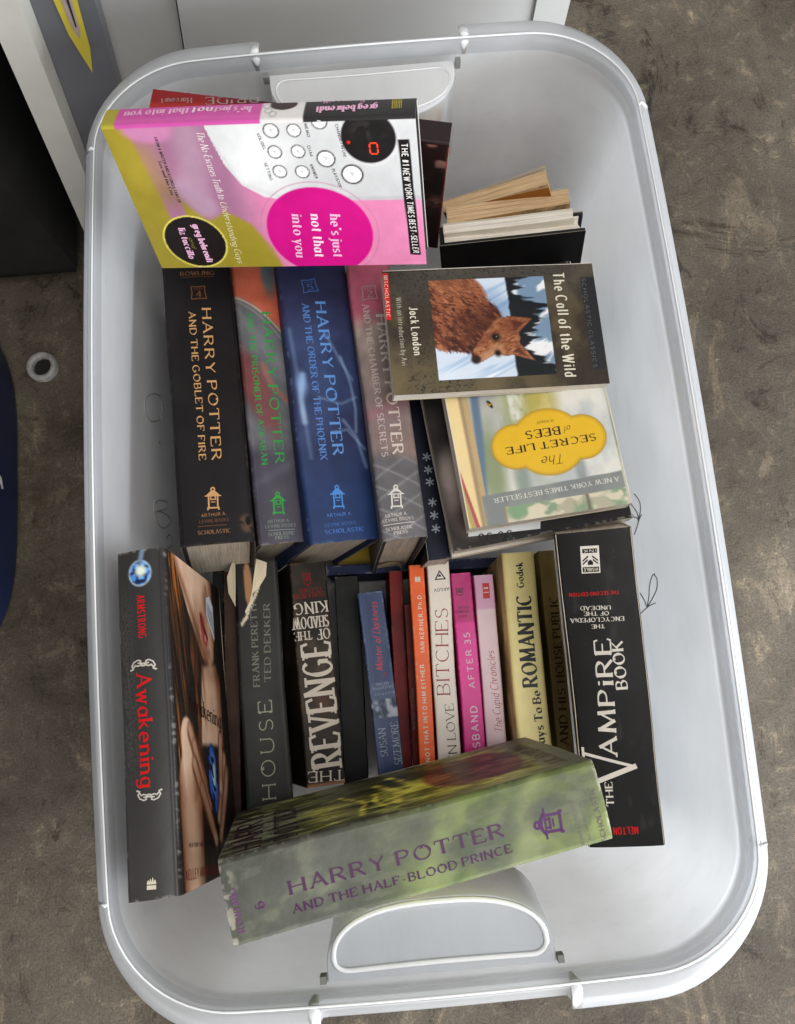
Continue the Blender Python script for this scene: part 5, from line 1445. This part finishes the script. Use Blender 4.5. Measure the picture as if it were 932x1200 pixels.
def star_shape(bk, mb):
    for y in STARS:
        for k in range(3):
            a = math.pi / 3 * k + .3
            x0 = .0005
            bk.shape(mb, 'spine', [(1000 * (x0 + math.cos(a) * .0038 - math.sin(a) * .0006), 1000 * (y + math.sin(a) * .0038 + math.cos(a) * .0006)), (1000 * (x0 - math.cos(a) * .0038 - math.sin(a) * .0006), 1000 * (y - math.sin(a) * .0038 + math.cos(a) * .0006)),
                                   (1000 * (x0 - math.cos(a) * .0038 + math.sin(a) * .0006), 1000 * (y - math.sin(a) * .0038 - math.cos(a) * .0006)), (1000 * (x0 + math.cos(a) * .0038 + math.sin(a) * .0006), 1000 * (y + math.sin(a) * .0038 - math.cos(a) * .0006))], (.62, .64, .68), .00014 + k * 5e-6)
STARS = [-0.02, -0.0312, -0.0417, -0.0592, -0.0702, -0.0816]
make_book('stars', 'navy book with small white asterisks down its spine, beside the pink and grey hardcover', row_far, art_stars, False, M_SATIN, shape=star_shape)

def hjn_shape(bk, mb):
    # seven-segment zero
    x, y, w, h = 17.5, 70.5, 7.2, 4.2
    for k, (a, b) in enumerate((((x, y - h / 2), (x, y + h / 2)), ((x + w, y - h / 2), (x + w, y + h / 2)), ((x + .5, y - h / 2 - .3), (x + w / 2 - .3, y - h / 2 - .3)), ((x + w / 2 + .3, y - h / 2 - .3), (x + w - .5, y - h / 2 - .3)), ((x + .5, y + h / 2 + .3), (x + w / 2 - .3, y + h / 2 + .3)), ((x + w / 2 + .3, y + h / 2 + .3), (x + w - .5, y + h / 2 + .3)))):
        d = np.array(b) - np.array(a); d = d / np.hypot(*d); nn = np.array([-d[1], d[0]]) * .55
        bk.shape(mb, 'front', [np.array(a) + nn, np.array(a) - nn, np.array(b) - nn, np.array(b) + nn], (.92, .24, .12), .00016 + k * 4e-6)
    for (bx, by, r) in BUTTONS:
        s = 1000 * r * .28
        bk.shape(mb, 'front', [(1000 * bx - s, 1000 * by - s), (1000 * bx + s, 1000 * by), (1000 * bx - s + .3, 1000 * by + s)], (.74, .73, .73), .00012)
TEXT['hjn'] = [t for t in TEXT['hjn'] if t[2] != 'icon:digit']
make_book('hjn', 'pink and olive hardcover with a white telephone on its cover, leaning at the far end', None, art_hjn, True, M_GLOSS, M_PGW, (.8, .78, .75), .0007, B=.0004, r=.0022, board=(.12, .11, .11), shape=hjn_shape)
make_book('bride', 'dark red book tucked behind the pink and olive book', None, art_bride, False, M_GLOSS, r=.002)

make_book('call', 'brown paperback with a russet dog painting, on top of the right hand stack', 'paperbacks in the right hand stack', art_call, False, M_GLOSS, M_PGW, res=.00045, th=.0004)
make_book('bees', 'paperback with a honey yellow title plaque, half under the dog paperback', 'paperbacks in the right hand stack', art_bees, False, M_GLOSS, M_PGW, res=.00075, th=.0004, flare=.002)
def sticker_photo(bk, root):
    mb = MB()
    pts = np.array([(128.5, 92), (131, 101.5), (74, 106.0), (72.0, 98), (75, 90), (120, 88)]) / 1000
    P = bk.lift('front', pts[:, 0], pts[:, 1], .0003)
    mb.add(P, [list(range(len(pts)))], 0, lin((.84, .84, .84)))
    bk.letters(mb, [['front', '50 38', 'sansbold', 97, 103.0, 123, 101.2, 5.5, (.06, .06, .06)]], .0004)
    mb.build('library_sticker', M_GLOSS, root)
make_book('photo', 'black paperback with a grey portrait and white sticker, under the honey plaque paperback', 'paperbacks in the right hand stack', art_photo, False, M_SATIN, M_PGW, extra=sticker_photo, th=.0004)
(H_, D_, T_), M_, l_ = pose('photo')
make_book('under', 'thin white edged paperback at the bottom of the right hand stack', 'paperbacks in the right hand stack', plainart((.82, .78, .72), 5, H_, .01), False, M_SATIN, M_PGW, pose_=((H_ + .004, D_ + .001, .012), M_, (l_[0] - M_[0][0] * .0168, l_[1] - M_[1][0] * .0168, l_[2] - M_[2][0] * .0168)))

def price_sticker(bk, root):
    mb = MB()
    pts = np.array([(95, 92), (93, 78), (113, 60), (115, 88), (106, 95)]) / 1000
    mb.add(bk.lift('front', pts[:, 0], pts[:, 1], .0003), [list(range(len(pts)))], 0, lin((.80, .82, .86)))
    for k in range(5):
        a = np.array([(97 + k * 3.4, 89 - k * 1.5), (98.2 + k * 3.4, 89 - k * 1.5), (98.8 + k * 3.4, 76 - k * 2.4), (97.6 + k * 3.4, 76 - k * 2.4)]) / 1000
        mb.add(bk.lift('front', a[:, 0], a[:, 1], .0004), [(0, 1, 2, 3)], 0, lin((.30, .33, .42)))
    mb.build('price_sticker', M_GLOSS, root)
make_book('awakening', 'black hardcover with red spine lettering, a blue gem and a woman on its cover', row_near, art_awakening, True, M_GLOSS, res=.0008, B=.0015, r=.004, extra=price_sticker, board=(.1, .09, .09))

def torn_flaps(bk, root):
    for k, pts in enumerate(([(16.5, -110, 2), (19.5, -110, 9), (24.5, -97, 15), (24.0, -84, 13), (18.5, -73, 2.5), (17.4, -90, 1.2)],
                             [(-1.0, -112.5, 5), (-9.5, -108, 9), (-8.2, -97, 6), (-3.0, -89.5, 1.5), (4.6, -82.5, .7), (2.6, -94, 2.2)],
                             [(4.6, -84, .7), (3.5, -83, 1.4), (4.2, -76, 1.1), (10.2, -66.0, .9), (10.8, -69, .6), (6.0, -78, .6)])):
        mb = MB()
        a = np.array(pts, float) / 1000
        c = a.mean(0)
        V = [tuple(c)] + [tuple(p) for p in a]
        n = len(a)
        mb.add([(x, y, z + .0003) for x, y, z in V], [(0, 1 + i, 1 + (i + 1) % n) for i in range(n)], 0, lin((.86, .80, .69)))
        mb.add([(x, y, z) for x, y, z in V], [(0, 1 + (i + 1) % n, 1 + i) for i in range(n)], 0, lin((.2, .2, .19)))
        o = mb.build('torn_jacket_flap', M_MATTE, root)
make_book('house', 'charcoal hardcover with thin grey lettering and a torn paper jacket at its far end', row_near, plainart((.165, .165, .152), 7, .22, .0375, .15, (.45, .43, .4), m_house), True, M_SATIN, B=.001, r=.003, extra=torn_flaps, board=(.09, .085, .08))
make_book('revenge', 'dark brown book with bold condensed white lettering filling its spine', row_near, plainart((.20, .17, .14), 8, .189, .033, .2, (.5, .4, .3), m_revenge), False, M_SATIN, M_PGT, r=.002)
make_book('darkness', 'navy blue paperback with red script title and white author lettering on its spine', row_near, plainart((.19, .25, .385), 9, .171, .0228, .1, (.6, .65, .7), m_dark), False, M_GLOSS, M_PGT, r=.0012)
make_book('christmas', 'thin dark red paperback pressed against the orange spine', row_near, plainart((.36, .12, .12), 10, .171, .0076, .2, (.5, .4, .36)), False, M_SATIN, M_PGT, r=.001)
make_book('orange', 'slim orange paperback with white spine lettering', row_near, plainart((.90, .37, .13), 11, .205, .0136, .05, (.9, .7, .6)), False, M_GLOSS, M_PGW, r=.0012)
make_book('white', 'white paperback with large thin red letters on its spine', row_near, plainart((.87, .83, .78), 12, .208, .0195, .04, (.7, .66, .6)), False, M_GLOSS, M_PGW, r=.0015)
make_book('magenta', 'magenta paperback with white bold lettering on its spine', row_near, plainart((.84, .20, .55), 13, .205, .018, .06, (.9, .6, .75), m_magenta), False, M_GLOSS, M_PGW, r=.0014)
def logo_marks(bk, mb):
    bk.shape(mb, 'spine', [], (.78, .10, .13), .0002)
TEXT['cupid'] += [['spine', 'icon:twin', 'serif', -3.33, -89.01, 0.62, -88.95, 1.6, (0.9, 0.8, 0.8)], ['spine', 'icon:rule', 'serif', -3.59, -84.75, 0.96, -84.73, 0.8, (0.9, 0.8, 0.8)]]
make_book('cupid', 'pale pink paperback with red script lettering and a small red logo on its spine', row_near, plainart((.87, .77, .79), 14, .2, .0173, .04, (.9, .86, .84), m_cupid), False, M_GLOSS, M_PGW, r=.0014)
make_book('romantic', 'pale yellow paperback with black serif lettering on its spine', row_near, plainart((.97, .90, .60), 15, .2, .028, .06, (.9, .86, .7), m_roman), False, M_GLOSS, M_PG, r=.002, flare=.004)
make_book('beige', 'faded tan paperback squeezed between the yellow and the big black book', row_near, plainart((.54, .46, .29), 16, .205, .0144, .1, (.6, .52, .4), m_beige), False, M_MATTE, M_PGT, r=.0014)

def ink_logo(bk, mb):
    (x0, y0), (x1, y1), h = INK0, INK1, INKH
    d = np.array((x1 - x0, y1 - y0)); L = np.hypot(*d); d = d / L; up = np.array([-d[1], d[0]])
    Q = lambda a, b: tuple(np.array((x0, y0)) + d * a * L + up * b * h)
    K = (.05, .05, .05); Wt = (.84, .81, .76)
    bk.shape(mb, 'spine', [Q(0, 0), Q(1, 0), Q(1, 1), Q(0, 1)], Wt, .00014)
    bk.shape(mb, 'spine', [Q(.1, .10), Q(.9, .10), Q(.9, .26), Q(.1, .26)], K, .00018)
    bk.shape(mb, 'spine', [Q(.06, .77), Q(.94, .77), Q(.94, .96), Q(.06, .96)], K, .00018)
    for s in (-1, 1):
        for o in (0, .13):
            bk.shape(mb, 'spine', [Q(.5 + s * (.1 + o * .3), .34 + o), Q(.5 + s * (.42), .52 + o * .9), Q(.5 + s * .42, .58 + o * .9), Q(.5 + s * (.1 + o * .3), .41 + o)][::s], K, .00018 + o * .0001)
    bk.shape(mb, 'spine', [Q(.36, .70), Q(.36, .58), Q(.5, .50), Q(.64, .58), Q(.64, .70)][::-1], K, .0002)
    for t, a, b, y, f_ in (('INK', .16, .84, .13, .10), ('VISIBLE', .12, .88, .81, .11)):
        p, q = Q(a, y), Q(b, y)
        bk.letters(mb, [['spine', t, 'sansbold', *p, *q, f_ * h, Wt]], .00024)
INK0, INK1, INKH = ((-3.11, -105.72), (10.25, -106.22), 20.0)
TEXT['vampire'] = [t for t in TEXT['vampire'] if t[1] != 'icon:ink']
make_book('vampire', 'big thick black paperback with large white serif title, against the right wall of the bin', row_near, plainart((.095, .089, .087), 17, .236, .054, .14, (.4, .37, .34), m_vamp), False, M_SATIN, M_PG, r=.003, B=.001, shape=ink_logo)
def prince_title(bk, mb):
    bk.letters(mb, [['front', 'HARRY', 'condserif', 10, 93, 120, 96, 18, (.24, .08, .22)], ['front', 'POTTER', 'condserif', 12, 70, 118, 73, 15, (.22, .10, .2)], ['front', 'J.K. ROWLING', 'serif', 20, -108, 125, -106, 11, (.36, .30, .26)]])
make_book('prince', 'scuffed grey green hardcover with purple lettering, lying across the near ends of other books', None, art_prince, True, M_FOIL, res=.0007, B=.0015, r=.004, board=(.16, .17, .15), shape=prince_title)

# paperbacks and a notebook standing at the far right
far_right = 'books standing by the far right corner'
make_book('blackhc', 'black hardcover with white page edges, nearest of the books standing in the far right corner', far_right, plainart((.085, .08, .08), 18, .19, .016, .1), True, M_MATTE, M_PGW, board=(.08, .078, .078), r=.0015, B=0, inset=.0008)
make_book('whitepb', 'white paperback standing just behind the black hardcover in the far right corner', far_right, plainart((.84, .80, .73), 19, .19, .01, .05), False, M_SATIN, M_PGW, r=.001)
make_book('tanpb', 'paperback with tan page edges fanned above the white paperback', far_right, plainart((.72, .55, .34), 20, .17, .016, .1), False, M_SATIN, M_PGT, r=.0015, flare=-.004)
make_book('orangepb', 'paperback with an orange brown cover, farthest of the books standing in the far right corner', far_right, plainart((.55, .34, .14), 21, .155, .022, .1), False, M_SATIN, M_PGT, r=.002, flare=.006, bflare=.004)

# books glimpsed in the gaps
def rotz(deg, base=((1, 0, 0), (0, 1, 0), (0, 0, 1)), tx=0):
    m = (Matrix.Rotation(math.radians(deg), 3, 'Z') @ Matrix.Rotation(math.radians(tx), 3, 'Y') @ Matrix(base))
    return [list(r) for r in m]
NEAR = ((-1, 0, 0), (0, -1, 0), (0, 0, 1))
FLATN = ((0, 0, 1), (0, -1, 0), (1, 0, 0))
FLATN = [[0, 0, 1], [0, -1, 0], [1, 0, 0]]
gaps = 'books half hidden in the gaps'
make_book('brown', 'dark brown book wedged between the gem cover book and the charcoal book', gaps, plainart((.235, .175, .15), 22, .2, .013, .2, (.5, .4, .32)), False, M_MATTE, M_PGT, pose_=((.205, .13, .0125), rotz(-2.0, NEAR, 4), (-.1535, -.143, -.158)), r=.001)
make_book('slimblack', 'thin black book standing behind the gem cover book', gaps, plainart((.10, .095, .095), 23, .2, .010, .2), False, M_SATIN, M_PGT, pose_=((.20, .13, .010), rotz(-2, NEAR, 6), (-.169, -.136, -.178)), r=.001)
make_book('darkpb', 'black paperback sunk low between the brown lettered book and the navy paperback', gaps, plainart((.075, .07, .07), 24, .19, .024, .2), False, M_SATIN, M_PGT, pose_=((.19, .11, .022), rotz(-1.5, NEAR, 3), (-.0565, -.142, -.215)), r=.001)
def curled(bk, root):
    mb = MB()
    P = np.zeros((14, 5, 3))
    for i in range(14):
        t = i / 13
        for j in range(5):
            P[i, j] = (.006 - .024 * t ** 1.8 - .0, -.103 - .004 * math.sin(t * 3), .003 + .018 * math.sin(t * 1.7) - .006 * j - .004 * t)
    P[..., 0] *= -1
    mb.grid(P, 0, lin((.74, .68, .55)))
    mb.build('curled_page', M_MATTE, root, smooth=True)
make_book('redhc', 'dark red book with a curled cream page, between the navy and orange paperbacks', gaps, plainart((.42, .10, .095), 25, .2, .0125, .25, (.5, .4, .3)), False, M_SATIN, M_PGT, pose_=((.2, .12, .0125), rotz(-2.2, NEAR, 3), (-.0115, -.146, -.213)), r=.001, extra=curled)
HJ = ((0, 1, 0), (-1, 0, 0), (0, 0, 1))
make_book('navyhc', 'navy hardcover standing crosswise in the gap below the blue hardcover', gaps, plainart((.13, .16, .27), 26, .17, .009, .12), True, M_SATIN, pose_=((.172, .07, .010), rotz(-2, HJ), (.012, -.0405, -.236)), r=.0012, board=(.12, .14, .24), inset=.003)
make_book('yellowpb', 'yellow book lying under the tail of the blue hardcover', gaps, plainart((.72, .60, .10), 27, .18, .018, .08), False, M_GLOSS, M_PGT, pose_=((.17, .10, .016), rotz(4, FLATN), (.03, .058, -.272)), r=.0015)

# ------------------------------------------------------------------ things around the bin
M_WHITE = plain_mat('white_enamel', (.44, .43, .41), .35, .05, 8, .5, .05)
M_GREYP = plain_mat('grey_painted_metal', (.15, .153, .17), .38, .1, 14, .5, .1)
M_BAR = plain_mat('off_white_painted_edge', (.70, .68, .62), .5, .08, 20)
M_YEL = plain_mat('yellow_sticker', (.62, .50, .06), .4, .08, 30)
M_BLUE = plain_mat('navy_plastic', (.008, .021, .080), .42, .12, 20, .4, .1)
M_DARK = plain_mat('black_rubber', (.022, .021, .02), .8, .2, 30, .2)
M_STEEL = plain_mat('dull_steel', (.33, .32, .30), .6, .35, 160)

# white appliance behind the bin
ap = empty('appliance', Matrix.Translation((0, .42, 0)))
tag(ap, 'pale grey metal appliance standing behind the bin', 'appliance')
mb = MB()
def slab(mb, pts, y0, y1, mat=0):
    v = [(x, y0, z) for x, z in pts] + [(x, y1, z) for x, z in pts]
    n = len(pts)
    mb.add(v, [tuple(range(n)), tuple(range(n, 2 * n))[::-1]] + [(i, i + n, (i + 1) % n + n, (i + 1) % n) for i in range(n)], mat)
slab(mb, [(-.185, .02), (.178, .02), (.178, .9), (-.055, .9)], -.02, .5)
mb.build('front_panel', M_WHITE, ap)
mb = MB()
slab(mb, [(-.252, .02), (-.1865, .02), (-.0565, .9), (-.115, .9)], -.014, .5)
mb.build('corner_panel', M_WHITE, ap)
mb = MB()
slab(mb, [(.150, .022), (.1785, .022), (.1785, .9), (.150, .9)], -.0235, -.0202)
mb.build('edge_trim', M_WHITE, ap)
mb = MB()
mb.box((-.235, .0, 0), (.17, .48, .019))
mb.build('base_plinth', M_DARK, ap)

# grey cabinet with a white front edge at its left
cb = empty('metal_cabinet', Matrix.Translation((-.27, .37, 0)))
tag(cb, 'dark grey metal cabinet with a white front edge and a yellow sticker', 'cabinet')
sl = .15
mb = MB()
slab(mb, [(-.024, .0), (.022, .0), (.022 + .9 * sl, .9), (-.024 + .9 * sl, .9)], .012, .4)
def shear(x, z): return x + sl * z
mb2 = MB()
slab(mb2, [(-.028, .0), (.0205, .0), (.0205 + .9 * sl, .9), (-.028 + .9 * sl, .9)], .016, .40)
mb2.build('side_panel', M_GREYP, cb)
mb = MB()
slab(mb, [(-.0525, .0), (-.028, .0), (-.028 + .9 * sl, .9), (-.0525 + .9 * sl, .9)], -.012, .0158)
mb.build('front_edge', M_BAR, cb)
mb = MB()
pts = [(.0415, .262), (.0500, .290), (.0605, .350), (.0415, .350), (.0385, .305)]
v = [(x, .0150, z) for x, z in pts]
mb.add(v, [tuple(range(len(v)))])
st = mb.build('warning_sticker', M_YEL, cb)
mb = MB()
pts = [(.0455, .300), (.0490, .308), (.0560, .349), (.0475, .349), (.0440, .315)]
mb.add([(x, .0146, z) for x, z in pts], [tuple(range(len(pts)))], 0)
mb.build('sticker_symbol', plain_mat('sticker_ink', (.42, .33, .31), .5), st)
mb = MB()
pts = [(.0470, .312), (.0485, .314), (.0535, .346), (.0515, .346)]
mb.add([(x, .0142, z) for x, z in pts], [tuple(range(len(pts)))], 0)
mb.build('sticker_mark', M_DARK, st)

# black box added to stand in for the deep shade at the far left
bc = empty('shade_box', Matrix.Translation((-.64, .62, 0)))
tag(bc, 'black box added as dark shade at far left beside the white edged grey cabinet', 'cabinet')
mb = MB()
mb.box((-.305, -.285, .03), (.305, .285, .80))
mb.build('shade_box_body', M_DARK, bc)
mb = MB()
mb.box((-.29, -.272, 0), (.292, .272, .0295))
mb.build('shade_box_foot', M_DARK, bc)

# steel washer-like ring
mb = MB()
prof = [(.0105, .001), (.0105, .008), (.012, .010), (.0155, .010), (.017, .008), (.017, .001)]
P = np.zeros((49, len(prof), 3))
for i in range(49):
    a = 2 * math.pi * i / 48
    for j, (r, z) in enumerate(prof):
        P[i, j] = (r * math.cos(a), r * math.sin(a), z)
mb.grid(P, 0, flip=True)
rg = mb.build('pipe_ring', M_STEEL, None, smooth=True, loc=(-.385, .232, .0005))
tag(rg, 'small pale metal ring lying on the concrete left of the bin', 'ring')
mb = MB()
a = np.linspace(0, 2 * math.pi, 32, endpoint=False)
mb.add([(.0106 * math.cos(t), .0106 * math.sin(t), .0015) for t in a], [tuple(range(32))])
mb.build('dark_core', M_DARK, rg)

# navy plastic tub, mostly outside the frame
tb = empty('plastic_tub', Matrix.Translation((-.643, .100, 0)))
tag(tb, 'navy blue plastic tub at the left edge of the picture', 'tub')
mb = MB()
def sup(a, b, n=4.0, N=72):
    t = np.linspace(0, 2 * math.pi, N, endpoint=False)
    c, s = np.cos(t), np.sin(t)
    return np.stack([a * np.sign(c) * np.abs(c) ** (2 / n), b * np.sign(s) * np.abs(s) ** (2 / n)], 1)
lv = [(.96, .0), (.99, .004), (1.0, .012), (1.03, .305), (1.03, .308), (1.055, .310), (1.065, .316), (1.065, .332), (1.05, .337), (1.03, .338), (1.02, .334), (.97, .012), (.94, .010)]
R = np.array([np.concatenate([sup(.232 * s, .215 * s), np.full((72, 1), z)], 1) for s, z in lv])
R = np.concatenate([R, R[:, :1]], 1)
mb.grid(R, 0, flip=True)
for k in (0, -1):
    mb.add(np.concatenate([R[k, :72], [[0, 0, R[k, 0, 2]]]]), [(i, (i + 1) % 72, 72) for i in range(72)])
mb.build('tub_body', M_BLUE, tb, smooth=True)
mb = MB()
mb.tube([(.2335, .000, .060), (.2340, -.006, .052), (.2335, -.016, .046)], [.0008, .0016, .0008], 6)
mb.build('scuff_mark', M_STEEL, tb)

# pale scratch on the grey cabinet
mb = MB()
mb.tube([(.006, .0156, .288), (.0125, .0156, .296), (.0135, .0156, .283), (.0105, .0156, .262), (.007, .0156, .244)], [.0003, .0008, .0006, .0004, .0002], 6)
mb.build('scratch', M_STEEL, cb)
